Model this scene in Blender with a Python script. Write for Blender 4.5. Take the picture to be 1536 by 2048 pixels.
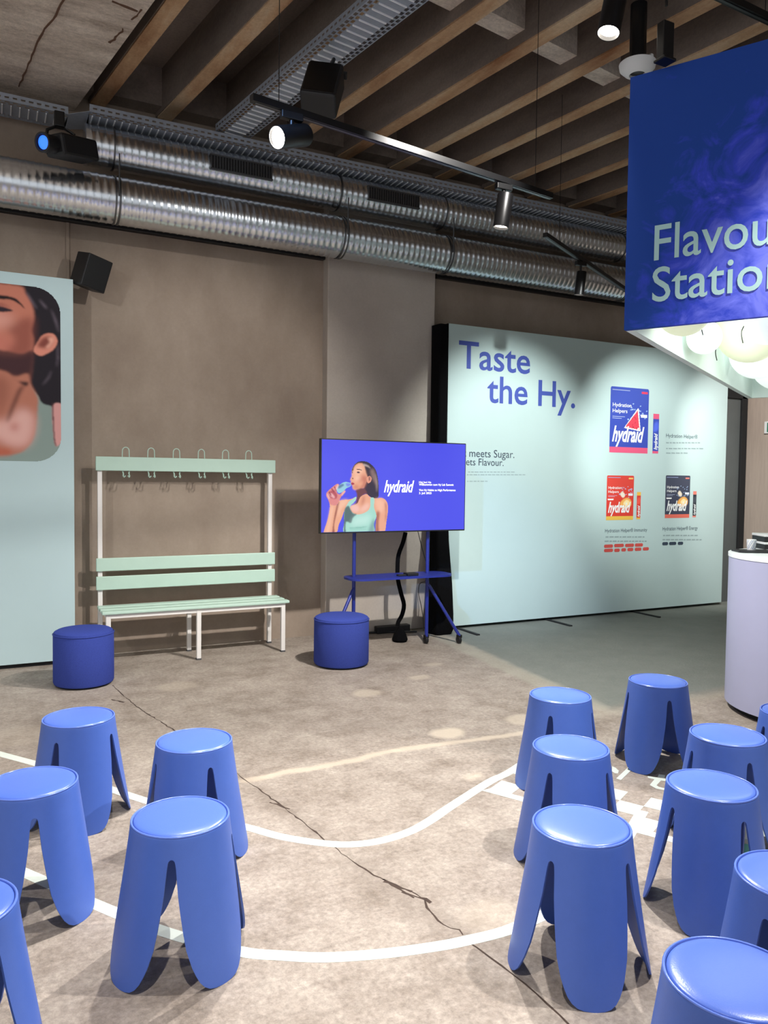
import bpy, bmesh, math, random
import numpy as np
from mathutils import Vector, Matrix
random.seed(7)
PI = math.pi
for o in list(bpy.data.objects): bpy.data.objects.remove(o)
S = bpy.context.scene
C = S.collection
R = math.radians

# ------------------------------------------------------------------ camera
F_PX, PITCH, ROLL, YAW, CAM_H = 1537.2, R(2.5005), R(0.6835), R(26.953), 1.53
fw0 = Vector((math.sin(YAW), math.cos(YAW), 0)); rt0 = Vector((math.cos(YAW), -math.sin(YAW), 0)); up0 = Vector((0, 0, 1))
FW = fw0*math.cos(PITCH) - up0*math.sin(PITCH)
up1 = fw0*math.sin(PITCH) + up0*math.cos(PITCH)
RT = rt0*math.cos(ROLL) + up1*math.sin(ROLL)
UP = -rt0*math.sin(ROLL) + up1*math.cos(ROLL)
EYE = Vector((0, 0, CAM_H))
cd = bpy.data.cameras.new('camera'); cam = bpy.data.objects.new('camera', cd); C.objects.link(cam)
cd.sensor_fit = 'VERTICAL'; cd.sensor_height = 36; cd.lens = 36*F_PX/2048; cd.clip_start = .05; cd.clip_end = 100
m3 = Matrix((RT, UP, -FW)).transposed().to_4x4(); m3.translation = EYE; cam.matrix_world = m3
S.camera = cam

# ------------------------------------------------------------------ world, lights, exposure
W = bpy.data.worlds.new('world'); S.world = W; W.use_nodes = True
W.node_tree.nodes['Background'].inputs[0].default_value = (.95, .97, 1, 1)
W.node_tree.nodes['Background'].inputs[1].default_value = .62
S.view_settings.view_transform = 'Standard'; S.view_settings.look = 'None'
S.view_settings.exposure = .45; S.view_settings.gamma = 1; S.view_settings.use_curve_mapping = False

def spot(loc, tgt, watts, deg, col=(1, .965, .92), blend=.6, radius=.03):
    l = bpy.data.lights.new('spot_light', 'SPOT'); l.energy = watts; l.spot_size = R(deg); l.spot_blend = blend
    l.color = col; l.shadow_soft_size = radius
    o = bpy.data.objects.new('spot_light', l); C.objects.link(o); o.location = loc
    o.rotation_euler = (Vector(tgt)-Vector(loc)).to_track_quat('-Z', 'Y').to_euler()
    return o
# ceiling spots behind and beside the camera, then two added fill spots
spot((2.86, 1.40, 3.6), (1.92, 1.95, 0), 330, 66)
spot((.1, .9, 3.9), (.5, 3.1, 0), 250, 66)
spot((2.7, 3.0, 3.9), (1.3, 6.9, 1.3), 190, 62)  # added wash, no lamp seen there: brightens the wall behind the bench
spot((6.6, 4.9, 3.5), (8.75, 6.3, 1.6), 240, 64)  # added fill without a visible source, lifts the dark right wall
# blue effect light of the projection show, from the upper left
spot((.2, 2.4, 3.9), (4.5, 6.6, .6), 420, 22, (.25, .5, 1), 1., .02)
spot((4.5, 3.9, 3.45), (4.8, 6.62, 1.65), 380, 52, (.95, 1, .97), .8)
spot((5.35, 4.3, 3.45), (6.95, 6.62, 1.75), 380, 50, (.95, 1, .97), .8)
spot((-1.6, 3.2, 3.6), (-.3, 6.6, 1.7), 120, 60, (.95, 1, 1))

# ------------------------------------------------------------------ pixel rays (for measuring on planes of the room)
def ray(x, y): return FW*F_PX + RT*(x-768) - UP*(y-1024)
def onY(x, y, Y): d = ray(x, y); return EYE + d*(Y/d.y)
def onZ(x, y, z=0.): d = ray(x, y); return EYE + d*((z-CAM_H)/d.z)
def onP(x, y, p0, n): d = ray(x, y); return EYE + d*((Vector(p0)-EYE).dot(n)/d.dot(n))

# ------------------------------------------------------------------ materials
def srgb(c):
    return tuple(((v/255)/12.92 if v/255 <= .04045 else ((v/255+.055)/1.055)**2.4) for v in c)
def mat(name, col, rough=.5, metal=0., noise=0., nscale=8., bump=0., bscale=60., emit=0., spec=.5, coord='Object', detail=4, stretch=None, trans=0.):
    m = bpy.data.materials.new(name); m.use_nodes = True; nt = m.node_tree; b = nt.nodes['Principled BSDF']
    lin = srgb(col) + (1,)
    b.inputs['Base Color'].default_value = lin; b.inputs['Roughness'].default_value = rough; b.inputs['Metallic'].default_value = metal
    b.inputs['Specular IOR Level'].default_value = spec
    if trans: b.inputs['Transmission Weight'].default_value = trans
    if emit: b.inputs['Emission Color'].default_value = lin; b.inputs['Emission Strength'].default_value = emit
    if noise or bump:
        tc = nt.nodes.new('ShaderNodeTexCoord'); src = tc.outputs[coord]
        if stretch:
            mp = nt.nodes.new('ShaderNodeMapping'); mp.inputs['Scale'].default_value = stretch; nt.links.new(src, mp.inputs[0]); src = mp.outputs[0]
        if noise:
            n = nt.nodes.new('ShaderNodeTexNoise'); n.inputs['Scale'].default_value = nscale; n.inputs['Detail'].default_value = detail; n.inputs['Roughness'].default_value = .65
            nt.links.new(src, n.inputs['Vector'])
            r = nt.nodes.new('ShaderNodeMapRange'); r.inputs[1].default_value = .25; r.inputs[2].default_value = .75
            r.inputs[3].default_value = 1-noise; r.inputs[4].default_value = 1+noise; nt.links.new(n.outputs[0], r.inputs[0])
            mx = nt.nodes.new('ShaderNodeVectorMath'); mx.operation = 'SCALE'; mx.inputs[0].default_value = lin[:3]
            nt.links.new(r.outputs[0], mx.inputs['Scale']); nt.links.new(mx.outputs[0], b.inputs['Base Color'])
        if bump:
            n2 = nt.nodes.new('ShaderNodeTexNoise'); n2.inputs['Scale'].default_value = bscale; n2.inputs['Detail'].default_value = 5
            nt.links.new(src, n2.inputs['Vector'])
            bp = nt.nodes.new('ShaderNodeBump'); bp.inputs['Strength'].default_value = bump; bp.inputs['Distance'].default_value = .01
            nt.links.new(n2.outputs[0], bp.inputs['Height']); nt.links.new(bp.outputs[0], b.inputs['Normal'])
    return m
def vcol_mat(name, emit=0., rough=.6):
    m = bpy.data.materials.new(name); m.use_nodes = True; nt = m.node_tree; b = nt.nodes['Principled BSDF']
    a = nt.nodes.new('ShaderNodeAttribute'); a.attribute_name = 'print'
    b.inputs['Roughness'].default_value = rough; b.inputs['Specular IOR Level'].default_value = .2
    if emit:
        nt.links.new(a.outputs['Color'], b.inputs['Emission Color']); b.inputs['Emission Strength'].default_value = emit
        b.inputs['Base Color'].default_value = (.02, .02, .03, 1)
    else: nt.links.new(a.outputs['Color'], b.inputs['Base Color'])
    return m

M = {}
M['stool'] = mat('stool_blue_plastic', (72, 104, 186), .45, noise=.03, nscale=30, bump=.05, bscale=500)
M['rim'] = mat('stool_rim_highlight', (92, 120, 206), .2)  # lighter than the shell: the rim's lamp highlight is put into the colour
M['pad'] = mat('stool_seat_vinyl', (78, 109, 198), .29, bump=.05, bscale=300)
M['ottoman'] = mat('ottoman_felt', (56, 70, 146), .95, noise=.12, nscale=120, bump=.3, bscale=400, spec=.1)
M['mint'] = mat('mint_lacquer', (176, 202, 188), .45, noise=.02, nscale=10)
M['whitemetal'] = mat('white_powder_coat', (222, 218, 214), .4)
M['capgrey'] = mat('grey_plastic_cap', (70, 70, 72), .6)
M['blackplastic'] = mat('black_plastic', (20, 20, 23), .5)
M['blackmetal'] = mat('black_metal', (16, 16, 18), .38, metal=.2)
M['blackcloth'] = mat('black_cloth', (9, 9, 11), .95, noise=.3, nscale=40, bump=.3, bscale=80, spec=.1)
M['panelmint'] = mat('panel_mint', (190, 212, 211), .65, noise=.015, nscale=3)
M['posterblue'] = mat('poster_pale_blue', (178, 200, 203), .6, noise=.015, nscale=3)
M['inkblue'] = mat('ink_blue', (66, 84, 170), .6)
M['inkdark'] = mat('ink_dark', (52, 66, 84), .6)
M['inkgrey'] = mat('ink_grey', (150, 170, 172), .6)
M['inkwhite'] = mat('ink_white', (238, 240, 240), .6)
M['inkred'] = mat('ink_red', (214, 84, 78), .6)
M['tape'] = mat('white_floor_tape', (204, 212, 203), .6, noise=.04, nscale=14)
M['zinc'] = mat('galvanised_duct', (218, 224, 230), .26, metal=1., noise=.10, nscale=9)
M['zincband'] = mat('galvanised_band', (110, 112, 114), .4, metal=1.)
M['tray'] = mat('galvanised_tray', (152, 159, 170), .5, metal=.3, noise=.1, nscale=20)
M['trayrib'] = mat('galvanised_tray_rib', (246, 248, 250), .42, metal=.3)
M['standblue'] = mat('tv_stand_blue', (34, 46, 132), .4)
M['counter'] = mat('counter_shade_tint', (166, 168, 196), .45, noise=.02, nscale=5)  # white counter; its shade and bluish reflection are put into the base colour
M['countertop'] = mat('counter_top', (226, 232, 234), .35)
M['dark'] = mat('dark_plinth', (22, 22, 24), .8)
M['lens'] = mat('lamp_lens', (255, 246, 232), .3, emit=14)
M['bluelens'] = mat('projector_lens', (40, 100, 235), .2, emit=1.4)
M['white'] = mat('white_lacquer', (228, 230, 230), .5)
M['boxside'] = mat('box_side_white', (224, 236, 230), .6)
M['lantern'] = mat('paper_lantern', (236, 246, 242), .8, emit=.5)
M['lanterncream'] = mat('cream_paper_lantern', (226, 234, 200), .8, emit=.42)
M['ledwhite'] = mat('led_light_bar', (235, 255, 246), .5, emit=6)
M['letter'] = mat('mint_letter', (176, 214, 214), .8, spec=.1)
M['beige'] = mat('beige_wall_finish', (176, 160, 148), .7, noise=.1, nscale=5, stretch=(6, 6, .6))
M['steel'] = mat('dark_steel_door', (88, 92, 92), .6, noise=.06, nscale=6)
M['wood_rust'] = None

def concrete(name, base, dark, light, scale=1.2, streak=None, bump=.35, patch=None, rough=.85, hf=.15, nr=.62):
    m = bpy.data.materials.new(name); m.use_nodes = True; nt = m.node_tree; b = nt.nodes['Principled BSDF']; b.inputs['Roughness'].default_value = rough
    b.inputs['Specular IOR Level'].default_value = .25
    L = nt.links.new
    tc = nt.nodes.new('ShaderNodeTexCoord'); src = tc.outputs['Object']
    if streak:
        mp = nt.nodes.new('ShaderNodeMapping'); mp.inputs['Scale'].default_value = streak; L(src, mp.inputs[0]); ssrc = mp.outputs[0]
    else: ssrc = src
    n1 = nt.nodes.new('ShaderNodeTexNoise'); n1.inputs['Scale'].default_value = scale; n1.inputs['Detail'].default_value = 8; n1.inputs['Roughness'].default_value = nr; L(ssrc, n1.inputs['Vector'])
    cr = nt.nodes.new('ShaderNodeValToRGB'); e = cr.color_ramp.elements
    e[0].position = .3; e[0].color = srgb(dark)+(1,); e[1].position = .7; e[1].color = srgb(light)+(1,)
    x = e.new(.5); x.color = srgb(base)+(1,); L(n1.outputs[0], cr.inputs[0])
    n2 = nt.nodes.new('ShaderNodeTexNoise'); n2.inputs['Scale'].default_value = 45; n2.inputs['Detail'].default_value = 6; n2.inputs['Roughness'].default_value = .75; L(src, n2.inputs['Vector'])
    mr = nt.nodes.new('ShaderNodeMapRange'); mr.inputs[1].default_value = .3; mr.inputs[2].default_value = .7; mr.inputs[3].default_value = 1-hf; mr.inputs[4].default_value = 1+hf; L(n2.outputs[0], mr.inputs[0])
    sc = nt.nodes.new('ShaderNodeVectorMath'); sc.operation = 'SCALE'; L(cr.outputs[0], sc.inputs[0]); L(mr.outputs[0], sc.inputs['Scale'])
    out = sc.outputs[0]
    if patch: out = patch(nt, tc, out)
    L(out, b.inputs['Base Color'])
    bp = nt.nodes.new('ShaderNodeBump'); bp.inputs['Strength'].default_value = bump; bp.inputs['Distance'].default_value = .006
    L(n2.outputs[0], bp.inputs['Height']); L(bp.outputs[0], b.inputs['Normal'])
    return m

def floor_patches(nt, tc, col):
    """old repair filler, seams and the grey screed field, each with an outline of its own"""
    L = nt.links.new
    wob = nt.nodes.new('ShaderNodeTexNoise'); wob.inputs['Scale'].default_value = 5; wob.inputs['Detail'].default_value = 5; L(tc.outputs['Object'], wob.inputs['Vector'])
    wo = nt.nodes.new('ShaderNodeVectorMath'); wo.operation = 'MULTIPLY_ADD'; L(wob.outputs['Color'], wo.inputs[0]); wo.inputs[1].default_value = (.09, .09, 0); L(tc.outputs['Object'], wo.inputs[2])
    sh = nt.nodes.new('ShaderNodeVectorMath'); sh.operation = 'SUBTRACT'; L(wo.outputs[0], sh.inputs[0]); sh.inputs[1].default_value = (.045, .045, 0)
    pos = sh.outputs[0]
    def mathn(op, a, b=None, c=None):
        n = nt.nodes.new('ShaderNodeMath'); n.operation = op
        for i, v in enumerate((a, b, c)):
            if v is None: continue
            if isinstance(v, (int, float)): n.inputs[i].default_value = v
            else: L(v, n.inputs[i])
        return n.outputs[0]
    def segdist(p, q):
        p = Vector((p[0], p[1], 0)); q = Vector((q[0], q[1], 0)); d = q-p; l = d.length; u = d/l
        rel = nt.nodes.new('ShaderNodeVectorMath'); rel.operation = 'SUBTRACT'; L(pos, rel.inputs[0]); rel.inputs[1].default_value = p
        dt = nt.nodes.new('ShaderNodeVectorMath'); dt.operation = 'DOT_PRODUCT'; L(rel.outputs[0], dt.inputs[0]); dt.inputs[1].default_value = u
        t = mathn('MINIMUM', mathn('MAXIMUM', dt.outputs['Value'], 0.), l)
        pr = nt.nodes.new('ShaderNodeVectorMath'); pr.operation = 'SCALE'; pr.inputs[0].default_value = u; L(t, pr.inputs['Scale'])
        ds = nt.nodes.new('ShaderNodeVectorMath'); ds.operation = 'DISTANCE'; L(rel.outputs[0], ds.inputs[0]); L(pr.outputs[0], ds.inputs[1])
        return ds.outputs['Value']
    def mask(dist, r, soft, amt):
        mr = nt.nodes.new('ShaderNodeMapRange'); L(dist, mr.inputs[0]); mr.inputs[1].default_value = r-soft; mr.inputs[2].default_value = r+soft; mr.inputs[3].default_value = amt; mr.inputs[4].default_value = 0
        return mr.outputs[0]
    def mix(fac, c):
        nonlocal col
        mx = nt.nodes.new('ShaderNodeMix'); mx.data_type = 'RGBA'; L(fac, mx.inputs[0]); L(col, mx.inputs[6]); mx.inputs[7].default_value = srgb(c)+(1,)
        col = mx.outputs[2]
    # grey-green screed field on the right, bounded by a slanting pale seam
    sx = nt.nodes.new('ShaderNodeSeparateXYZ'); L(pos, sx.inputs[0])
    edge = mathn('SUBTRACT', sx.outputs[0], mathn('MULTIPLY_ADD', sx.outputs[1], .13, 3.1))
    mr = nt.nodes.new('ShaderNodeMapRange'); L(edge, mr.inputs[0]); mr.inputs[1].default_value = 0; mr.inputs[2].default_value = .08; mr.inputs[3].default_value = 0; mr.inputs[4].default_value = .8
    nearf = nt.nodes.new('ShaderNodeMapRange'); L(sx.outputs[1], nearf.inputs[0]); nearf.inputs[1].default_value = 3.75; nearf.inputs[2].default_value = 3.95
    mix(mathn('MULTIPLY', mr.outputs[0], nearf.outputs[0]), (112, 120, 115))
    mix(mask(segdist((3.62, 3.95), (3.90, 6.8)), .10, .03, .6), (168, 164, 150))
    mix(mask(segdist((3.1, 3.8), (5.6, 3.75)), .06, .05, .4), (172, 165, 150))
    # pale filled saw cut across the middle
    mix(mask(segdist((1.13, 3.70), (2.0, 3.76)), .028, .014, .75), (196, 182, 164))
    mix(mask(segdist((2.0, 3.76), (2.9, 3.70)), .028, .014, .75), (196, 182, 164))
    # round filler spots
    for (x, y, r, a) in ((2.41, 3.89, .085, .8), (2.34, 4.87, .08, .5), (3.0, 3.91, .1, .5), (1.52, 2.16, .1, .25), (2.17, 3.25, .03, .5), (2.9, 5.1, .06, .5), (1.15, 5.6, .12, .25), (3.2, 5.4, .05, .4), (.1, 4.9, .18, .2)):
        mix(mask(segdist((x, y), (x+.05, y+.01)), r, .025, a), (200, 187, 169))
    # dark stains along the crack
    for (a, b, r, k) in (((1.1, 3.83), (1.24, 2.94), .05, .3), ((1.26, 2.74), (1.4, 2.1), .06, .3), ((.2, 4.6), (.25, 5.1), .2, .3), ((1.9, 4.3), (2.1, 4.15), .12, .16)):
        mix(mask(segdist(a, b), r, r*.9, k), (100, 88, 78))
    return col
M['floor'] = concrete('floor_concrete', (151, 140, 130), (120, 108, 97), (173, 163, 152), 3.4, hf=.32, nr=.78, bump=.7, patch=floor_patches, rough=.62)
M['wall'] = concrete('wall_concrete', (152, 137, 123), (138, 122, 109), (166, 151, 137), 1.4, streak=(1, 1, .6), bump=.1, hf=.05)
M['pillar'] = concrete('pillar_concrete', (180, 170, 160), (168, 158, 149), (190, 182, 173), .9, bump=.1, hf=.05)
M['slab'] = concrete('slab_concrete', (204, 190, 176), (158, 142, 128), (228, 216, 202), 3.2, streak=(.6, 2.0, 1), bump=.8, nr=.75, hf=.22)
M['beam'] = concrete('beam_concrete', (126, 113, 104), (98, 85, 77), (148, 134, 124), 1.6, streak=(1, .25, 1), bump=.4)
M['soffit'] = concrete('beam_soffit_concrete', (186, 152, 118), (140, 96, 64), (206, 186, 158), 3.2, streak=(1, .25, 1), bump=.5)

# ------------------------------------------------------------------ mesh helpers
def link(name, me, m=None, parent=None):
    o = bpy.data.objects.new(name, me); C.objects.link(o)
    if m is not None and len(me.materials) == 0: me.materials.append(m)
    if parent: o.parent = parent
    return o
def obj(name, bm, m, parent=None, smooth=False, bevel=0, seg=2):
    if bevel:
        es = [e for e in bm.edges if len(e.link_faces) == 2 and e.calc_face_angle(0) > R(35)]
        bmesh.ops.bevel(bm, geom=es, offset=bevel, segments=seg, affect='EDGES', profile=.5)
    bmesh.ops.recalc_face_normals(bm, faces=bm.faces)
    me = bpy.data.meshes.new(name); bm.to_mesh(me); bm.free()
    if smooth:
        for p in me.polygons: p.use_smooth = True
        try: me.set_sharp_from_angle(angle=R(40))
        except Exception: pass
    return link(name, me, m, parent)
def bx(x0, x1, y0, y1, z0, z1, bm=None):
    bm = bm or bmesh.new()
    g = bmesh.ops.create_cube(bm, size=1)
    for v in g['verts']: v.co = Vector(((x0+x1)/2+v.co.x*(x1-x0), (y0+y1)/2+v.co.y*(y1-y0), (z0+z1)/2+v.co.z*(z1-z0)))
    return bm
def tube(pts, r, seg=10, bm=None, cap=True):
    bm = bm or bmesh.new(); pts = [Vector(p) for p in pts]; n = len(pts); rr = r if isinstance(r, (list, tuple)) else [r]*n
    rings = []; nrm = None
    for i, p in enumerate(pts):
        d = (pts[min(i+1, n-1)]-pts[max(i-1, 0)]).normalized()
        if nrm is None: nrm = d.orthogonal().normalized()
        nrm = (nrm-d*nrm.dot(d)).normalized(); bn = d.cross(nrm)
        rings.append([bm.verts.new(p+(nrm*math.cos(2*PI*k/seg)+bn*math.sin(2*PI*k/seg))*rr[i]) for k in range(seg)])
    for a, b in zip(rings, rings[1:]):
        for k in range(seg): bm.faces.new((a[k], a[(k+1) % seg], b[(k+1) % seg], b[k]))
    if cap: bm.faces.new(rings[0][::-1]); bm.faces.new(rings[-1])
    return bm
def lathe(prof, seg=32, bm=None, mtx=None):
    bm = bm or bmesh.new(); rings = []
    for r, z in prof:
        if r < 1e-6: rings.append([bm.verts.new((0, 0, z))])
        else: rings.append([bm.verts.new((r*math.cos(2*PI*k/seg), r*math.sin(2*PI*k/seg), z)) for k in range(seg)])
    new = [v for g in rings for v in g]
    for a, b in zip(rings, rings[1:]):
        for k in range(seg):
            k2 = (k+1) % seg
            if len(a) == 1 and len(b) == 1: continue
            if len(a) == 1: bm.faces.new((a[0], b[k], b[k2]))
            elif len(b) == 1: bm.faces.new((a[k], a[k2], b[0]))
            else: bm.faces.new((a[k], a[k2], b[k2], b[k]))
    if mtx:
        for v in new: v.co = mtx @ v.co
    return bm
def prism(poly, z0, z1, bm=None):
    bm = bm or bmesh.new()
    a = [bm.verts.new((x, y, z0)) for x, y in poly]; b = [bm.verts.new((x, y, z1)) for x, y in poly]; n = len(poly)
    bm.faces.new(a[::-1]); bm.faces.new(b)
    for i in range(n): bm.faces.new((a[i], a[(i+1) % n], b[(i+1) % n], b[i]))
    return bm
def slabpoly(pts, nrm, th, bm=None):
    """flat polygon (3-D points) given a thickness along nrm"""
    bm = bm or bmesh.new(); nrm = Vector(nrm)*th
    a = [bm.verts.new(Vector(p)) for p in pts]; b = [bm.verts.new(Vector(p)+nrm) for p in pts]; n = len(pts)
    bm.faces.new(a[::-1]); bm.faces.new(b)
    for i in range(n): bm.faces.new((a[i], a[(i+1) % n], b[(i+1) % n], b[i]))
    return bm
def thing(name, label, cat, loc=(0, 0, 0), rz=0, group=None):
    o = bpy.data.objects.new(name, None); C.objects.link(o); o.empty_display_size = .1
    o.location = loc; o.rotation_euler = (0, 0, rz); o['label'] = label; o['category'] = cat
    if group: o['group'] = group
    return o
def tag(o, label, cat, group=None):
    o['label'] = label; o['category'] = cat
    if group: o['group'] = group
    return o
def struct(o): o['kind'] = 'structure'; return o
def copy_tree(o, parent=None):
    c = o.copy(); C.objects.link(c); c.parent = parent
    for ch in o.children:
        if ch != c: copy_tree(ch, c)
    return c
def frame(o, x, up):
    """matrix with local X = x, local Y = up"""
    x = Vector(x).normalized(); up = Vector(up).normalized(); z = x.cross(up)
    m = Matrix((x, up, z)).transposed().to_4x4(); m.translation = Vector(o); return m

_tx = {}
def text_mesh(body, shear=0., bold=0., res=4):
    k = (body, shear, bold)
    cu = bpy.data.curves.new('lettering', 'FONT'); cu.body = body; cu.size = 1; cu.resolution_u = res; cu.shear = shear; cu.offset = bold
    o = bpy.data.objects.new('lettering_source', cu); C.objects.link(o)
    dg = bpy.context.evaluated_depsgraph_get(); dg.update()
    me = bpy.data.meshes.new_from_object(o.evaluated_get(dg))
    bpy.data.objects.remove(o); bpy.data.curves.remove(cu)
    return me
CAP = {}
def capheight():
    if 'c' not in CAP:
        me = text_mesh('H'); CAP['c'] = max(v.co.y for v in me.vertices); bpy.data.meshes.remove(me)
    return CAP['c']
def text(name, body, org, xdir, up, cap, m, parent, width=None, shear=0., bold=0., res=4, th=0.):
    """lettering with its baseline start at org; cap = capital height, width = overall width if given"""
    me = text_mesh(body, shear, bold, res)
    xs = [v.co.x for v in me.vertices]; x0, x1 = min(xs), max(xs)
    sy = cap/capheight(); sx = sy if width is None else width/(x1-x0)
    mt = frame(org, xdir, up)
    for v in me.vertices: v.co = mt @ Vector(((v.co.x-x0)*sx, v.co.y*sy, 0))
    for p_ in me.polygons: p_.use_smooth = False
    me.update()
    return link(name, me, m, parent)

class Canvas:
    """a print painted as colours on a fine grid of quads lying on a plane"""
    def __init__(s, o, xdir, up, w, h, step, bg):
        s.o, s.x, s.u, s.w, s.h = Vector(o), Vector(xdir).normalized(), Vector(up).normalized(), w, h
        s.nx, s.ny = max(2, int(w/step)), max(2, int(h/step)); s.dx, s.dy = w/s.nx, h/s.ny
        gx = (np.arange(s.nx)+.5)*s.dx; gy = (np.arange(s.ny)+.5)*s.dy
        s.X, s.Y = np.meshgrid(gx, gy); s.c = np.zeros((s.ny, s.nx, 3)); s.c[:] = srgb(bg); s.a = np.ones((s.ny, s.nx), bool)
    def uv(s, p): d = Vector(p)-s.o; return d.dot(s.x), d.dot(s.u)
    def inside(s, pts):
        ins = np.zeros(s.X.shape, bool); n = len(pts)
        for i in range(n):
            x1, y1 = pts[i]; x2, y2 = pts[(i+1) % n]
            if y1 == y2: continue
            c = ((y1 > s.Y) != (y2 > s.Y)) & (s.X < (x2-x1)*(s.Y-y1)/(y2-y1)+x1); ins ^= c
        return ins
    def blur(s, m, k):
        m = m.astype(float)
        for _ in range(2):
            for ax in (0, 1):
                p = np.pad(m, [(k, k) if a == ax else (0, 0) for a in (0, 1)], mode='edge'); cs = np.cumsum(p, axis=ax)
                cs = np.insert(cs, 0, 0, axis=ax); n = m.shape[ax]
                m = (np.take(cs, np.arange(2*k+1, 2*k+1+n), axis=ax)-np.take(cs, np.arange(0, n), axis=ax))/(2*k+1)
        return m
    def poly(s, pts, col, soft=0, amt=1., spline=True):
        if spline and len(pts) > 3:
            q = []; n = len(pts)
            for i in range(n):
                p0, p1, p2, p3 = [np.array(pts[(i+j-1) % n], float) for j in range(4)]
                for t in (0, .25, .5, .75): q.append(tuple(.5*((2*p1)+(p2-p0)*t+(2*p0-5*p1+4*p2-p3)*t*t+(3*p1-p0-3*p2+p3)*t**3)))
            pts = q
        m = s.inside(pts).astype(float)
        if soft: m = s.blur(m, soft)
        m = (m*amt)[..., None]; s.c = s.c*(1-m)+np.array(srgb(col))*m
    def rect(s, x0, x1, y0, y1, col): s.poly([(x0, y0), (x1, y0), (x1, y1), (x0, y1)], col, spline=False)
    def clip(s, pts): s.a &= s.inside(pts)
    def build(s, name, m, parent):
        iy, ix = np.nonzero(s.a); n = len(ix)
        ids = -np.ones((s.ny+1, s.nx+1), int); need = np.zeros_like(ids, bool)
        for a, b in ((0, 0), (1, 0), (0, 1), (1, 1)): need[iy+a, ix+b] = True
        vy, vx = np.nonzero(need); ids[vy, vx] = np.arange(len(vx))
        co = np.array(s.o)[None]+vx[:, None]*s.dx*np.array(s.x)+vy[:, None]*s.dy*np.array(s.u)
        f = np.stack([ids[iy, ix], ids[iy, ix+1], ids[iy+1, ix+1], ids[iy+1, ix]], 1)
        me = bpy.data.meshes.new(name); me.from_pydata(co.tolist(), [], f.tolist())
        at = me.color_attributes.new('print', 'FLOAT_COLOR', 'CORNER')
        cc = np.concatenate([s.c[iy, ix], np.ones((n, 1))], 1); at.data.foreach_set('color', np.repeat(cc, 4, 0).astype(np.float32).ravel())
        return link(name, me, m, parent)
def rrect(x0, x1, y0, y1, r, n=8, corners=(1, 1, 1, 1)):
    o = []
    for (cx, cy, a, k) in ((x1-r, y1-r, 0, 0), (x0+r, y1-r, 90, 1), (x0+r, y0+r, 180, 2), (x1-r, y0+r, 270, 3)):
        if corners[k]: o += [(cx+r*math.cos(R(a+90*i/n)), cy+r*math.sin(R(a+90*i/n))) for i in range(n+1)]
        else: o.append((x1 if k in (0, 3) else x0, y1 if k in (0, 1) else y0))
    return o

# ================================================================== THE SETTING
WALL_Y = 6.90
floor = struct(obj('floor', bx(-5, 9.2, -5, 7.2, -.1, 0), M['floor']))
wall = struct(obj('wall_back', bx(-5, 9.2, WALL_Y, 7.2, -.1, 5.2), M['wall']))
pa, pb = onY(655, 700, 6.78).x, onY(869, 700, 6.78).x
pillar = struct(obj('pillar', bx(pa, pb, 6.78, 6.95, 0, 4.15), M['pillar'], bevel=.01))
wr = struct(obj('wall_right', bx(8.75, 9.2, -5, 7.2, -.1, 5.2), M['beige']))
j = onY(135, 480, WALL_Y).x
struct(obj('trim_1', bx(j-.012, j+.012, 6.885, 6.91, .0, 3.62), M['wall']))

BD = R(-9.38); bd = Vector((math.sin(BD), math.cos(BD), 0)); bn = Vector((bd.y, -bd.x, 0)); ZB = 4.57
def strip(perp, half, t0, t1, z0, z1, taper=0.):
    c = [bn*(perp-half)+bd*t0, bn*(perp+half)+bd*t0, bn*(perp+half)+bd*t1, bn*(perp-half)+bd*t1]
    return prism([(p.x, p.y) for p in c], z0, z1)
ceil = struct(obj('ceiling', bx(-5, 9.2, -5, 7.2, 4.93, 5.15), M['beam']))
# ribs: a dark upstand with a rough, rust-stained soffit strip under it
for k, q in enumerate((1.90, 2.43, 2.97, 3.52, 4.07, 4.62, 5.13, 5.72, 6.27, 6.83, 7.4, 7.96, 8.5, 9.05, 9.6)):
    t1 = (6.88-bn.y*q)/bd.y
    b = obj('beam', strip(q, .065, -4, t1, ZB+.012, 4.96), M['beam'], ceil)
    obj('beam_soffit', strip(q, .058, -4, t1-.03, ZB, ZB+.02), M['soffit'], b)
for t in (3.86, 1.0):
    c = [bn*1.95+bd*t, bn*9.6+bd*t, bn*9.6+bd*(t+.16), bn*1.95+bd*(t+.16)]
    obj('cross_rib', prism([(p.x, p.y) for p in c], 4.66, 4.95), M['slab'], ceil)
obj('rim_beam', bx(-.2, 9.1, 6.72, 6.92, 4.62, 4.95), M['beam'], ceil)
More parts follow.
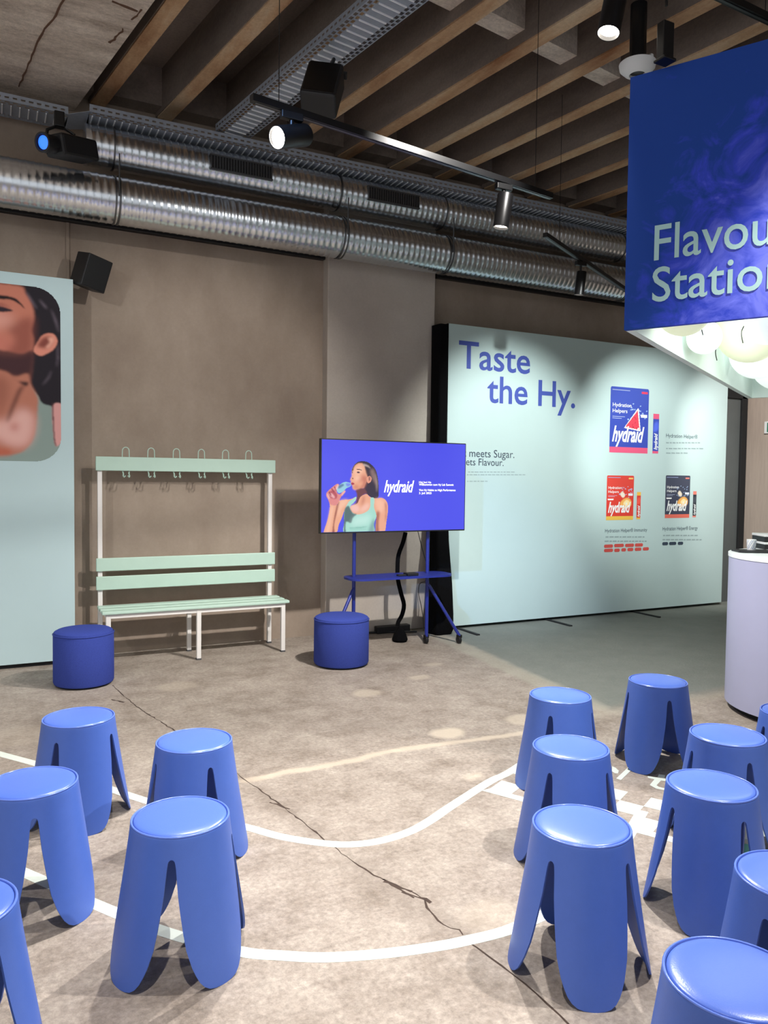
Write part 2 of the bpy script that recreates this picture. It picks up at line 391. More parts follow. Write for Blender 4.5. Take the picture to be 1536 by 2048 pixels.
# massive slab to the left of the ribs, with a joint and spalled spots
e0 = onZ(310, 0, 4.5); e1 = onZ(160, 205, 4.5); ed = (e1-e0).normalized()
s0 = e0-ed*9; s1 = e0+ed*((6.89-e0.y)/ed.y)
slab = obj('slab', prism([(-5, s0.y), (s0.x, s0.y), (s1.x, s1.y), (-5, 6.89)], 4.5, 4.95), M['slab'], ceil)
jp = [onZ(x, y, 4.5) for x, y in ((38, 172), (58, 128), (80, 74), (84, 66), (105, 38), (122, 8), (140, -40))]
M['joint'] = mat('slab_joint_rust', (96, 68, 52), .9)
def ribbon(pts, w, z, th=.004, bm=None, jit=0):
    bm = bm or bmesh.new(); L_, R_ = [], []
    n = len(pts); ws = w if isinstance(w, (list, tuple)) else [w]*n
    for i, p in enumerate(pts):
        d = (Vector(pts[min(i+1, n-1)])-Vector(pts[max(i-1, 0)])); d.z = 0; d.normalize(); s = Vector((-d.y, d.x, 0))
        a = ws[i]/2*(1+random.uniform(-jit, jit)); b = ws[i]/2*(1+random.uniform(-jit, jit))
        L_.append(Vector((p[0], p[1], 0))+s*a); R_.append(Vector((p[0], p[1], 0))-s*b)
    for z_ in (z, z+th):
        pass
    top = [[bm.verts.new((v.x, v.y, z+th)) for v in side] for side in (L_, R_)]; bot = [[bm.verts.new((v.x, v.y, z)) for v in side] for side in (L_, R_)]
    for i in range(n-1):
        bm.faces.new((top[0][i], top[1][i], top[1][i+1], top[0][i+1])); bm.faces.new((bot[0][i], bot[0][i+1], bot[1][i+1], bot[1][i]))
        for s in (0, 1): bm.faces.new((top[s][i], top[s][i+1], bot[s][i+1], bot[s][i]))
    for i in (0, n-1): bm.faces.new((top[0][i], top[1][i], bot[1][i], bot[0][i]))
    return bm
def wiggle(pts, step, amp):
    out = []
    for a, b in zip(pts, pts[1:]):
        a, b = Vector(a), Vector(b); n = max(1, int((b-a).length/step)); s = Vector((-(b-a).y, (b-a).x, 0)).normalized()
        for i in range(n): out.append(a.lerp(b, i/n)+s*random.uniform(-amp, amp))
    out.append(Vector(pts[-1])); return out
obj('slab_joint', ribbon(wiggle(jp, .06, .006), .010, 4.492, .012, jit=.5), M['joint'], slab)
for pts in (((262, 38), (275, 25), (282, 18)), ((220, 85), (232, 74), (246, 57)), ((224, 2), (252, 11), (275, 22))):
    obj('spalled_patch', ribbon(wiggle([onZ(x, y, 4.5) for x, y in pts], .03, .01), .012, 4.494, .01, jit=.8), M['joint'], slab)

# floor crack: a jagged dark slot
crack = [onZ(x, y) for x, y in ((226, 1371), (252, 1395), (280, 1418), (332, 1450), (470, 1545), (520, 1580), (555, 1606), (600, 1640), (652, 1682), (700, 1720), (770, 1762), (800, 1780), (828, 1796))]
M['crack'] = mat('crack_dark', (62, 48, 40), .95, noise=.3, nscale=30)
obj('crack', ribbon(wiggle(crack, .03, .004), .006, -.004, .0046, jit=.9), M['crack'], floor)
crack2 = [onZ(x, y) for x, y in ((765, 1759), (790, 1770), (830, 1788), (850, 1800), (856, 1815), (870, 1832), (885, 1850), (900, 1856), (918, 1860), (925, 1870))]
obj('crack', ribbon(wiggle(crack2, .03, .006), [.01], 0) if False else ribbon(wiggle(crack2, .025, .004), .006, -.004, .0046, jit=.9), M['crack'], floor)
obj('crack', ribbon(wiggle([onZ(x, y) for x, y in ((930, 1878), (980, 1915), (1050, 1968), (1120, 2030), (1200, 2110))], .05, .002), .006, -.004, .0046, jit=.6), M['crack'], floor)
for px in ((236, 1402), (560, 1612), (795, 1775), (835, 1795)):
    p = onZ(*px); obj('chipped_edge', ribbon(wiggle([p+Vector((-.03, .06, 0)), p, p+Vector((.03, -.05, 0))], .02, .005), .013, -.004, .0045, jit=.9), M['crack'], floor)

# ------------------------------------------------------------------ floor tape: the race-track lines and finish grid
def smooth_line(pts, n=6):
    out = []; P = [Vector(p) for p in pts]
    for i in range(len(P)-1):
        p0, p1, p2, p3 = P[max(i-1, 0)], P[i], P[i+1], P[min(i+2, len(P)-1)]
        for k in range(n):
            t = k/n; out.append(.5*((2*p1)+(p2-p0)*t+(2*p0-5*p1+4*p2-p3)*t*t+(3*p1-p0-3*p2+p3)*t**3))
    out.append(P[-1]); return out
up_line = [onZ(x, y) for x, y in ((-120, 1474), (0, 1508), (100, 1536), (250, 1588), (380, 1628), (495, 1655), (560, 1673), (640, 1686), (700, 1689), (760, 1682), (820, 1663), (862, 1640), (900, 1614), (980, 1563), (1032, 1536))]
up_line.append(up_line[-1]+Vector((.86, .46, 0))*.9)
tl = obj('floor_tape', ribbon(smooth_line(up_line), .052, 0, .0008), M['tape'])
tag(tl, 'white tape line curving across the middle of the floor, the upper of the two', 'floor tape')
lo_line = [onZ(x, y) for x, y in ((-60, 1702), (48, 1745), (185, 1806), (330, 1864), (480, 1903), (560, 1911), (650, 1915), (760, 1908), (860, 1895), (930, 1882), (1030, 1855))]
lo_line += [lo_line[-1]+Vector((.3, .06, 0)), lo_line[-1]+Vector((.7, .25, 0)), lo_line[-1]+Vector((1.1, .5, 0))]
tl = obj('floor_tape', ribbon(smooth_line(lo_line), .052, 0, .0008), M['tape'])
tag(tl, 'white tape line sweeping across the floor nearest the viewer, under the front stools', 'floor tape')
ga = Vector((.47, -.883, 0)); gb = Vector((.883, .47, 0)); G0 = Vector((2.612, 2.554, 0)); sa, sb = .113, .122
grid = thing('finish_line', 'white chequered finish line taped on the floor between the right-hand stools', 'floor tape', G0)
sqm = bpy.data.meshes.new('tape_square'); v = [(ga*i+gb*j_).to_tuple() for i, j_ in ((0, 0), (sa, 0), (sa, sb), (0, sb))]
sqm.from_pydata([(x, y, .0002) for x, y, _ in v]+[(x, y, .001) for x, y, _ in v], [], [(0, 1, 2, 3), (4, 7, 6, 5), (0, 4, 5, 1), (1, 5, 6, 2), (2, 6, 7, 3), (3, 7, 4, 0)]); sqm.materials.append(M['tape'])
for row in (1, 2, 3):
    for colk in range(-4, 10):
        if (colk % 2 == 0) == (row != 2):
            o = link('tape_square', sqm, None, grid); o.location = ga*sa*(colk-2)+gb*sb*(row-2)
q = [-ga*sa*6.2-gb*(sb+.05), ga*sa*8-gb*(sb+.05), ga*sa*8-gb*sb, -ga*sa*6-gb*sb]
obj('border_strip', slabpoly([p+Vector((0, 0, .0002)) for p in q], (0, 0, 1), .0008), M['tape'], grid)
def fl(sc, ox, oy, l): return [onZ(ox+a/sc, oy+b/sc)+Vector((0, 0, .0003)) for a, b in l]
lw = thing('floor_lettering', 'white letters taped on the floor behind the finish grid by the rear stools', 'floor lettering', (2.9, 2.9, 0))
for l in ([(310, 550), (405, 580), (590, 400), (555, 320)], [(235, 315), (300, 345), (360, 400), (345, 450), (290, 450), (225, 410)],
          [(915, 505), (1260, 555), (1255, 600), (1170, 590), (1085, 680), (1130, 710), (1255, 740), (1235, 775), (1080, 745), (955, 675), (1045, 565), (920, 535)],
          [(1130, 470), (1250, 485), (1240, 545), (1105, 525)]):
    obj('letter', slabpoly([p-Vector((2.9, 2.9, 0)) for p in fl(9.6, 1200, 1500, l)], (0, 0, 1), .0008), M['tape'], lw)

# ================================================================== STOOLS
SLIT = [(.388, 0), (.3865, .005), (.382, .0092), (.375, .0112), (.36, .0135), (.336, .016), (.285, .021), (.233, .029), (.181, .038), (.129, .049), (.078, .067), (.052, .08), (.032, .092), (.016, .107), (.006, .124), (.0015, .143), (0, .164)]
def srad(z): return .1525+.0685*max(0, (.45-z)/.45)**1.12
def stool_mesh():
    TH = .0065; NS = 14
    def leg(q):
        bm = bmesh.new(); outer, inner = [], []
        zs = []
        for (za, wa), (zb, wb) in zip(SLIT, SLIT[1:]):
            n = 2 if za-zb > .03 else 1
            for i in range(n): zs.append((za+(zb-za)*i/n, wa+(wb-wa)*i/n))
        zs.append(SLIT[-1])
        for z, w in zs:
            r = srad(z); ha = PI/4-w/r; ro, ri = [], []
            for k in range(NS+1):
                a = q*PI/2+ha*(2*k/NS-1); ro.append(bm.verts.new((r*math.cos(a), r*math.sin(a), z))); ri.append(bm.verts.new(((r-TH)*math.cos(a), (r-TH)*math.sin(a), z+(.0 if z > .001 else .0))))
            outer.append(ro); inner.append(ri)
        for i in range(len(outer)-1):
            for k in range(NS):
                bm.faces.new((outer[i][k], outer[i][k+1], outer[i+1][k+1], outer[i+1][k])); bm.faces.new((inner[i][k], inner[i+1][k], inner[i+1][k+1], inner[i][k+1]))
            for k in (0, NS): bm.faces.new((outer[i][k], outer[i+1][k], inner[i+1][k], inner[i][k]))
        for k in range(NS): bm.faces.new((outer[-1][k], outer[-1][k+1], inner[-1][k+1], inner[-1][k]))
        return bm
    sh = bmesh.new()
    zt = [.388, .40, .415, .43, .442]
    prof = [(srad(z), z) for z in zt]+[(.1522, .4465), (.1505, .4495), (.1478, .4505), (.1455, .4495), (.1445, .446)]
    prof += [(srad(z)-TH, z) for z in (.440, .43, .415, .40, .388)]
    lathe(prof, 56, sh)
    pad = lathe([(.0, .438), (.1435, .438), (.1445, .4465), (.1432, .4505), (.140, .4530), (.132, .4555), (.115, .4580), (.085, .4598), (.045, .4609), (0, .4612)], 56)
    return leg, sh, pad
leg_f, shell_bm, pad_bm = stool_mesh()
STOOLS = [  # x, y, slit angle, label
    (.521, 2.425, 68.5, 'blue four-legged stool at the front of the left group, straddling the lower white floor line'),
    (.723, 3.109, 9.5, 'blue stool of the left group nearest the floor crack, behind the front stool'),
    (.330, 3.629, 51, 'rearmost blue stool of the left group, nearest the left pouffe'),
    (.110, 2.915, .5, 'blue stool of the left group cut by the left edge, on the lower tape line'),
    (1.637, 1.825, 16, 'blue stool at the front left corner of the right group with a dark round shadow'),
    (2.078, 2.391, 20.5, 'second blue stool back in the left row of the right group'),
    (2.534, 3.002, 34, 'rearmost blue stool in the right group\'s left row, at the start of the finish grid'),
    (3.206, 3.001, 65, 'blue stool standing alone at the back of the right group, nearest the counter side'),
    (2.793, 2.223, 71, 'third stool back in the right-hand row, just behind the stool with the bottle'),
    (2.274, 1.870, 80, 'blue stool in the middle of the right group, a bottle showing through its slit'),
    (1.952, 1.3235, 11, 'blue stool cut by the right picture edge, second from the bottom right corner'),
    (1.435, 1.100, 35, 'nearest blue stool at the bottom right corner with a large glossy seat'),
    (-.105, 2.145, 38, 'blue stool cut off at the bottom left corner of the picture'),
    (3.366, 2.308, 70, 'sliver of a blue stool at the right picture edge below the counter'),
]
proto = None
for x, y, a, lab in STOOLS:
    if proto is None:
        t = thing('stool', lab, 'stool', group='blue stools')
        obj('shell', shell_bm, M['stool'], t, smooth=True)
        for q in range(4): obj('leg', leg_f(q), M['stool'], t, smooth=True)
        obj('seat_pad', pad_bm, M['pad'], t, smooth=True)
        obj('rim_highlight_bead', lathe([(.1495+.0034*math.cos(2*PI*i/10), .4502+.0034*math.sin(2*PI*i/10)) for i in range(11)], 56), M['rim'], t, smooth=True); proto = t  # edge bead in a lighter, glossier blue to carry the rim highlight
    else: t = copy_tree(proto)
    t.location = (x, y, 0); t.rotation_euler = (0, 0, R(a+45)); t['label'] = lab

# small bottle on the floor between the stools
bt = thing('bottle', 'small clear plastic bottle with a teal label on the floor among the right stools', 'bottle', (2.66, 2.02, 0))
M['pet'] = mat('clear_plastic', (205, 210, 205), .15, trans=.75); M['teal'] = mat('teal_label', (60, 120, 110), .6)
obj('bottle_body', lathe([(0, .002), (.029, .002), (.032, .008), (.032, .135), (.026, .16), (.014, .182), (.0125, .195)], 20), M['pet'], bt, smooth=True)
obj('label_band', lathe([(.0325, .04), (.0325, .105)], 20), M['teal'], bt, smooth=True)
obj('cap', lathe([(.0135, .193), (.0145, .195), (.0145, .208), (0, .209)], 16), M['white'], bt)

# ================================================================== POUFFES
for x, y, r, h, lab in ((.58, 5.97, .21, .405, 'dark blue felt pouffe standing left of the bench, against the pale poster wall'), (2.54, 5.74, .226, .405, 'dark blue felt pouffe standing in front of the television')):
    t = thing('pouffe', lab, 'pouffe', (x, y, 0), group='blue felt pouffes')
    obj('cushion', lathe([(0, .012), (r-.02, .012), (r-.006, .016), (r, .03), (r, h*.5), (r-.001, h-.035), (r-.008, h-.014), (r-.028, h-.003), (r*.6, h+.003), (0, h+.005)], 48), M['ottoman'], t, smooth=True)
    obj('seam', lathe([(r+.0005, h-.032), (r+.003, h-.030), (r+.003, h-.027), (r-.001, h-.025)], 48), M['ottoman'], t, smooth=True)
    obj('base', lathe([(0, 0), (r-.03, 0), (r-.03, .013), (0, .013)], 32), M['dark'], t)

# ================================================================== BENCH
bx0, bx1 = .752, 2.30
b = thing('locker_bench', 'mint green slatted changing-room bench with coat hook rail, against the concrete wall', 'bench', ((bx0+bx1)/2, 6.55, 0))
ox, oy = b.location.x, b.location.y
def bb(name, x0, x1, y0, y1, z0, z1, m, par=b, bev=.003): return obj(name, bx(x0-ox, x1-ox, y0-oy, y1-oy, z0, z1), m, par, bevel=bev)
PY = 6.74
for s, px_ in ((0, .786), (1, 2.258)):
    post = bb('post', px_-.018, px_+.018, PY, PY+.036, 0.012, 1.62, M['whitemetal'])
    bb('post_foot', px_-.02, px_+.02, PY-.002, PY+.038, 0, .014, M['capgrey'], post, .002)
for px_ in (.80, 1.515, 2.252):
    l = bb('leg', px_-.018, px_+.018, 6.345, 6.381, .012, .43, M['whitemetal']); bb('foot', px_-.02, px_+.02, 6.343, 6.383, 0, .014, M['capgrey'], l, .002)
l = bb('leg', 1.497, 1.533, 6.70, 6.736, .012, .43, M['whitemetal']); bb('foot', 1.495, 1.535, 6.698, 6.738, 0, .014, M['capgrey'], l, .002)
bb('seat_frame', .785, 2.268, 6.347, 6.379, .395, .43, M['whitemetal']); bb('seat_frame', .785, 2.268, 6.70, 6.73, .395, .43, M['whitemetal'])
for px_ in (.80, 1.515, 2.252): bb('seat_bracket', px_-.015, px_+.015, 6.37, 6.71, .396, .429, M['whitemetal'])
for y0 in (6.325, 6.455, 6.585): bb('seat_slat', bx0, bx1+.002, y0, y0+.085, .431, .455, M['mint'], bev=.005)
for z0, z1 in ((.574, .687), (.731, .84)): bb('back_slat', bx0, bx1, PY-.023, PY-.001, z0, z1, M['mint'], bev=.005)
rail = bb('hook_rail', bx0, bx1, PY-.023, PY-.001, 1.567, 1.684, M['mint'], bev=.005)
for k, hx in enumerate((253, 304, 355, 405, 453.5, 500)):
    X = onY(hx, 905, PY-.03).x-ox; Y = PY+.006-oy
    pts = [(X-.032, Y, 1.66), (X-.032, Y-.004, 1.70)]
    pts = []
    for i in range(13):
        a = PI*i/12; pts.append((X-.027*math.cos(a), Y+.004, 1.735+.03*math.sin(a)))
    pts = [(X-.029, Y, 1.60), (X-.028, Y+.004, 1.70)]+pts+[(X+.028, Y+.004, 1.70), (X+.029, Y, 1.60)]
    h = obj('coat_hook', tube(pts, .0042, 8), M['mint'], rail, smooth=True)
    for s in (-1, 1):
        hp = [(X+s*.028, Y+.004, 1.60), (X+s*.027, Y-.002, 1.565), (X+s*.022, Y-.012, 1.545), (X+s*.026, Y-.030, 1.524), (X+s*.020, Y-.046, 1.516), (X+s*.010, Y-.052, 1.527)]
        obj('lower_hook', tube(hp, .0058, 8), M['mint'], rail, smooth=True)

# ================================================================== POSTER WALL (left)
PYW = 6.64
po = thing('poster_wall', 'tall pale blue board with a cropped portrait photo, left of the bench', 'display board', (-.9, PYW+.1, 0))
p0 = po.location
xr = onY(148, 900, PYW).x
obj('board', bx(-2.6-p0.x, xr-p0.x, 0-.1, .1, .035, 3.08), M['posterblue'], po, bevel=.002)
obj('plinth', bx(-2.55-p0.x, xr-.02-p0.x, -.07, .09, 0, .036), M['dark'], po)
PX0, PX1, PZ0, PZ1 = -.85, onY(121, 700, PYW).x, onY(30, 922, PYW).z, onY(10, 567, PYW).z
cv = Canvas((PX0, PYW-.001, PZ0), (1, 0, 0), (0, 0, 1), PX1-PX0, PZ1-PZ0, .0042, (132, 148, 142))
def P(l):  # points read on the poster
    return [cv.uv(onY(a/5.12, 540+b_/5.12, PYW)) for a, b_ in l]
SK, SKD, SKL, HA = (188, 116, 96), (128, 66, 56), (214, 156, 142), (30, 24, 32)
cv.poly(P([(-900, 60), (640, 60), (660, 1395), (520, 1390), (430, 1360), (390, 1290), (300, 1160), (250, 900), (100, 700), (-300, 600)]), HA, 1)
cv.poly(P([(-700, 150), (-300, 120), (190, 160), (260, 235), (325, 350), (352, 480), (325, 610), (345, 720), (330, 830), (260, 880), (100, 900), (-200, 880), (-420, 760), (-520, 600), (-620, 560), (-600, 420)]), SK, 2)
cv.poly(P([(130, 540), (330, 480), (345, 640), (330, 830), (240, 880), (100, 900), (60, 800), (150, 700), (60, 620)]), SKD, 7, .75)
cv.poly(P([(-200, 430), (60, 440), (150, 500), (60, 590), (-150, 600)]), SKL, 9, .7)
cv.poly(P([(-150, 640), (120, 690), (100, 820), (-80, 850), (-200, 760)]), (190, 112, 98), 8, .7)
cv.poly(P([(-500, 800), (0, 820), (220, 860), (330, 830), (335, 1000), (318, 1160), (290, 1160), (150, 1130), (0, 1080), (-500, 1060)]), (92, 54, 50), 2)
cv.poly(P([(-500, 860), (0, 875), (200, 885), (332, 850), (330, 980), (300, 1060), (200, 1090), (60, 1050), (-100, 1000), (-400, 960)]), (64, 36, 40), 4)
cv.poly(P([(-500, 1000), (0, 1025), (150, 1090), (285, 1060), (312, 1160), (388, 1310), (386, 1400), (372, 1590), (345, 1720), (280, 1820), (180, 1880), (0, 1895), (-500, 1880)]), (176, 112, 92), 2)
cv.poly(P([(-400, 1560), (50, 1540), (200, 1420), (340, 1480), (350, 1650), (270, 1800), (100, 1800), (-100, 1700), (-400, 1700)]), (222, 174, 166), 8, .85)
cv.poly(P([(-100, 1830), (90, 1830), (100, 1895), (-100, 1895)]), (180, 92, 70), 4, .8)
cv.poly(P([(250, 1180), (200, 1280), (160, 1380), (70, 1570), (90, 1460), (140, 1330), (190, 1220)]), (84, 46, 40), 3, .9)
cv.poly(P([(-60, 1080), (60, 1110), (90, 1250), (40, 1400), (-40, 1500), (-60, 1300)]), (130, 74, 60), 8, .6)
cv.poly(P([(110, 1090), (190, 1140), (290, 1150), (260, 1190), (170, 1130)]), (60, 34, 34), 2)
cv.poly(P([(150, 1560), (190, 1580), (180, 1640), (120, 1650), (100, 1590)]), (186, 116, 104), 5, .7)
cv.poly(P([(342, 815), (390, 730), (440, 665), (530, 648), (582, 700), (582, 760), (540, 820), (470, 862), (420, 880), (370, 860)]), (212, 136, 116), 1)
cv.poly(P([(380, 780), (430, 700), (500, 680), (540, 720), (500, 790), (440, 800)]), (112, 50, 44), 3, .9)
cv.poly(P([(490, 700), (545, 690), (550, 730), (500, 800), (470, 790), (510, 740)]), (222, 160, 140), 2)
cv.poly(P([(-20, 258), (80, 268), (180, 305), (262, 405), (200, 352), (110, 305), (-20, 295)]), (34, 20, 22), 1)
cv.poly(P([(-60, 370), (0, 368), (60, 385), (132, 415), (70, 428), (-20, 425)]), (40, 28, 40), 1)
cv.poly(P([(-60, 330), (40, 345), (110, 385), (60, 378), (-60, 355)]), (150, 84, 74), 2, .8)
for l in ([(260, 210), (330, 310), (380, 400), (350, 370), (290, 280)], [(400, 300), (470, 370), (480, 400), (430, 350)], [(520, 400), (580, 520), (600, 640), (560, 520)], [(530, 1020), (500, 1110), (430, 1180), (490, 1100)], [(590, 700), (600, 900), (580, 1000)]):
    cv.poly(P(l), (112, 100, 112), 2, .75)
cv.poly(P([(537, 1398), (640, 1398), (640, 1720), (578, 1805), (552, 1720)]), (206, 150, 146), 1)
cv.poly(P([(533, 1398), (545, 1398), (560, 1700), (578, 1805), (552, 1740)]), (84, 50, 54), 1)
cv.clip(rrect(0, cv.w, 0, cv.h, .19))
M['posterprint'] = vcol_mat('poster_print', 0., .55)
pr = cv.build('portrait_print', M['posterprint'], po)
for v in pr.data.vertices: v.co -= p0
pr['label'] = 'printed close-up of a head, neck and dark hair'

# ================================================================== PANEL (right)
NY = 6.62
nx0, nx1 = onY(894, 900, NY).x, onY(1449, 1000, NY).x
pn = thing('display_wall', 'large pale mint display wall reading Taste the Hy. with product pictures', 'display board', ((nx0+nx1)/2, NY+.05, 0))
n0 = pn.location
obj('board', bx(nx0-n0.x, nx1-n0.x, -.05, .05, .03, 3.085), M['panelmint'], pn, bevel=.002)
obj('edge_frame', bx(nx0-.012-n0.x, nx0-.0005-n0.x, -.048, .16, .03, 3.083), M['blackcloth'], pn)
obj('back_frame', bx(nx0-n0.x, nx1-n0.x, .051, .16, .02, 3.07), M['dark'], pn)
for q in ((560, 1), (1005, 1)):
    pass
for fx in (onZ(930, 1262).x, onZ(1105, 1243).x, onZ(1285, 1228).x):
    obj('support_foot', bx(fx-.02-n0.x, fx+.02-n0.x, -.42, .1, 0, .012), M['dark'], pn, bevel=.003)
def NT(name, body, pl, pr_, base, top, m, **k):
    """text on the wall from pixel column pl to pr_, baseline / cap line read at (x,y)"""
    a = onY(*base, NY); t_ = onY(*top, NY); x0 = onY(pl, base[1], NY).x; x1 = onY(pr_, base[1], NY).x
    return text(name, body, (x0-n0.x, -.0515, a.z), (1, 0, 0), (0, 0, 1), t_.z-a.z, m, pn, width=x1-x0, **k)
NT('headline', 'Taste', 917, 1060, (930, 736), (923, 682), M['inkblue'], bold=.012)
NT('headline', 'the Hy.', 974, 1150, (1078, 811), (1078, 760.6), M['inkblue'], bold=.012)
NT('subheading', 't meets Sugar.', 926, 1028.5, (988, 915), (988, 900), M['inkdark'])
NT('subheading', 'eets Flavour.', 924, 1007, (959, 931), (959, 917), M['inkdark'])
def dashes(name, rows, m, h, par=pn):
    """rows of small print, too small to read: word-sized marks"""
    bm = bmesh.new()
    for (xa, xb, y_) in rows:
        x = xa
        while x < xb-2:
            w = min(random.uniform(3, 9), xb-x)
            p, q2 = onY(x, y_, NY), onY(x+w, y_, NY); z = p.z
            vs = [bm.verts.new((a-n0.x, -.0512, c)) for a, c in ((p.x, z-h/2), (q2.x, z-h/2), (q2.x, z+h/2), (p.x, z+h/2))]; bm.faces.new(vs); x += w+1.6
    o = obj(name, bm, m, par); return o
dashes('body_text', [(936, 1029, 944), (934, 1053, 949.5), (934, 975, 962.5)], M['inkgrey'], .008)
dashes('body_text', [(1332, 1400, 885.5), (1332, 1407, 897), (1332, 1375, 906)], M['inkgrey'], .014)
dashes('body_text', [(1211, 1290, 1074), (1209, 1294, 1082.5)], M['inkgrey'], .014)
dashes('body_text', [(1326, 1396, 1071), (1325, 1403, 1079.5)], M['inkgrey'], .014)
NT('product_name', 'Hydration Helper®', 1332, 1395, (1333, 874.5), (1333, 867), M['inkdark'])
NT('product_name', 'Hydration Helper® Immunity', 1210, 1294, (1211, 1065), (1211, 1058), M['inkdark'])
NT('product_name', 'Hydration Helper® Energy', 1325, 1395, (1326, 1061), (1326, 1054), M['inkdark'])
def pills(rows, m):
    for (xa, xb, y_) in rows:
        a, c = onY(xa, y_, NY), onY(xb, y_, NY); pts = rrect(a.x-n0.x, c.x-n0.x, a.z-.019, a.z+.019, .018, 4)
        obj('pill_label', slabpoly([(x, -.0515, z) for x, z in pts], (0, 1, 0), .001), m, pn)
s_ = 5.297
pills([(1190+a/s_, 1190+c/s_, 750+y_/s_) for a, c, y_ in ((95, 190, 1815), (202, 305, 1808), (318, 412, 1806), (422, 507, 1802), (95, 190, 1860), (203, 262, 1858), (278, 328, 1853), (342, 405, 1850), (420, 490, 1847), (506, 570, 1843))], M['inkred'])
pills([(1190+a/s_, 1190+c/s_, 750+y_/s_) for a, c, y_ in ((712, 773, 1788), (784, 860, 1786), (876, 933, 1784))], M['inkdark'])
M['print'] = vcol_mat('wall_print')
def ZP(a, c): return (1190+a/s_, 750+c/s_)
def pack(zx0, zx1, zy0, zy1, body, strip_, tagc, fruit, lab):
    A, B = onY(*ZP(zx0, zy1), NY), onY(*ZP(zx1, zy0), NY)
    z0 = (onY(*ZP(zx0, zy1), NY).z+onY(*ZP(zx1, zy1+8), NY).z)/2; z1 = (onY(*ZP(zx0, zy0), NY).z+onY(*ZP(zx1, zy0+18), NY).z)/2
    w, h = B.x-A.x, z1-z0
    c = Canvas((A.x-n0.x, -.0512, z0), (1, 0, 0), (0, 0, 1), w, h, h/150, body)
    c.poly([(0, h*.55), (w, h*.7), (w, h), (0, h)], tuple(int(v*.9+18) for v in body), 12, .5, spline=False)
    c.rect(0, w, 0, h*.085, strip_)
    c.rect(w*.04, w*.5, h*.945, h*.96, (150, 160, 200)); c.poly(rrect(w*.80, w*.97, h*.92, h*.955, h*.015, 3), tagc, 0, spline=False)
    c.rect(w*.06, w*.38, h*.545, h*.553, (190, 200, 225)); c.rect(w*.06, w*.3, h*.52, h*.528, (190, 200, 225))
    for k in range(26):
        x, y = w*random.uniform(.45, .95), h*random.uniform(.5, .75); c.poly([(x, y), (x+w*.03, y+h*.008), (x+w*.02, y+h*.02), (x-w*.01, y+h*.012)], (170, 196, 235), 0, .8)
    if fruit == 'melon':
        c.poly([(w*.72, h*.70), (w*.74, h*.68), (w*.80, h*.34), (w*.36, h*.38)], (240, 236, 232), 0, spline=False)
        c.poly([(w*.71, h*.66), (w*.77, h*.36), (w*.40, h*.40)], (226, 74, 92), 0, spline=False)
        for k in range(12):
            x, y = w*random.uniform(.55, .72), h*random.uniform(.38, .55); c.poly([(x, y), (x+w*.015, y+h*.005), (x+w*.005, y+h*.016)], (90, 24, 40), 0, spline=False)
    else:
        c.poly([(w*.50, h*.36), (w*.60, h*.46), (w*.78, h*.50), (w*.92, h*.42), (w*.88, h*.30), (w*.6, h*.26)], (240, 176, 96), 1)
        c.poly([(w*.62, h*.36), (w*.72, h*.45), (w*.84, h*.42), (w*.80, h*.32)], (250, 226, 170), 1)
        c.poly([(w*.50, h*.58), (w*.58, h*.64), (w*.68, h*.56), (w*.6, h*.5)], (236, 224, 206), 1)
        c.poly(rrect(w*.04, w*.26, h*.45, h*.48, h*.012, 3), (236, 236, 236), 0, spline=False)
    c.rect(w*.80, w*.97, h*.55, h*.60, (228, 234, 244))
    c.clip(rrect(0, w, 0, h, h*.03, 4, (1, 1, 0, 0)))
    o = c.build('pack_print', M['print'], pn); o['label'] = lab
    text('pack_lettering', 'hydraid', (A.x-n0.x+w*.06, -.0518, z0+h*.175), (1, 0, 0), (0, 0, 1), h*.225, M['inkwhite'], o, width=w*.84, shear=.35, bold=.03)
    text('pack_lettering', 'Hydration', (A.x-n0.x+w*.06, -.0518, z0+h*.70), (1, 0, 0), (0, 0, 1), h*.055, M['inkwhite'], o, width=w*.48, bold=.01)
    text('pack_lettering', 'Helpers', (A.x-n0.x+w*.06, -.0518, z0+h*.61), (1, 0, 0), (0, 0, 1), h*.055, M['inkwhite'], o, width=w*.38, bold=.01)
def stick(zx0, zx1, zy0, zy1, body, ends, lab):
    A, B = onY(*ZP(zx0, zy1), NY), onY(*ZP(zx1, zy0), NY); w, h = B.x-A.x, B.z-A.z
    c = Canvas((A.x-n0.x, -.0512, A.z), (1, 0, 0), (0, 0, 1), w, h, h/100, body)
    c.rect(0, w, 0, h*.06, ends); c.rect(0, w, h*.87, h, ends)
    c.poly([(w*.1, h*.55), (w*.9, h*.6), (w*.8, h*.8), (w*.2, h*.75)], tuple(min(255, int(v*1.3+20)) for v in body), 2, .6)
    o = c.build('stick_print', M['print'], pn); o['label'] = lab
    text('stick_lettering', 'hydraid', (A.x-n0.x+w*.78, -.0518, A.z+h*.09), (0, 0, 1), (-1, 0, 0), w*.55, M['inkwhite'], o, width=h*.42, shear=.3, bold=.03)
pack(150, 574, 125, 822, (62, 80, 176), (226, 92, 128), (222, 70, 100), 'melon', 'printed blue pouch with a melon slice')
stick(607, 680, 414, 830, (62, 80, 176), (226, 92, 128), 'printed blue stick sachet')
pack(116, 414, 1056, 1532, (216, 66, 56), (234, 190, 84), (240, 196, 110), 'citrus', 'printed red pouch with a citrus fruit')
stick(437, 486, 1240, 1528, (216, 66, 56), (240, 186, 80), 'printed red stick sachet')
pack(738, 1010, 1055, 1510, (66, 70, 88), (226, 112, 96), (226, 130, 120), 'citrus', 'printed black pouch with a citrus fruit')
stick(1032, 1076, 1231, 1507, (50, 54, 62), (226, 130, 116), 'printed black stick sachet')

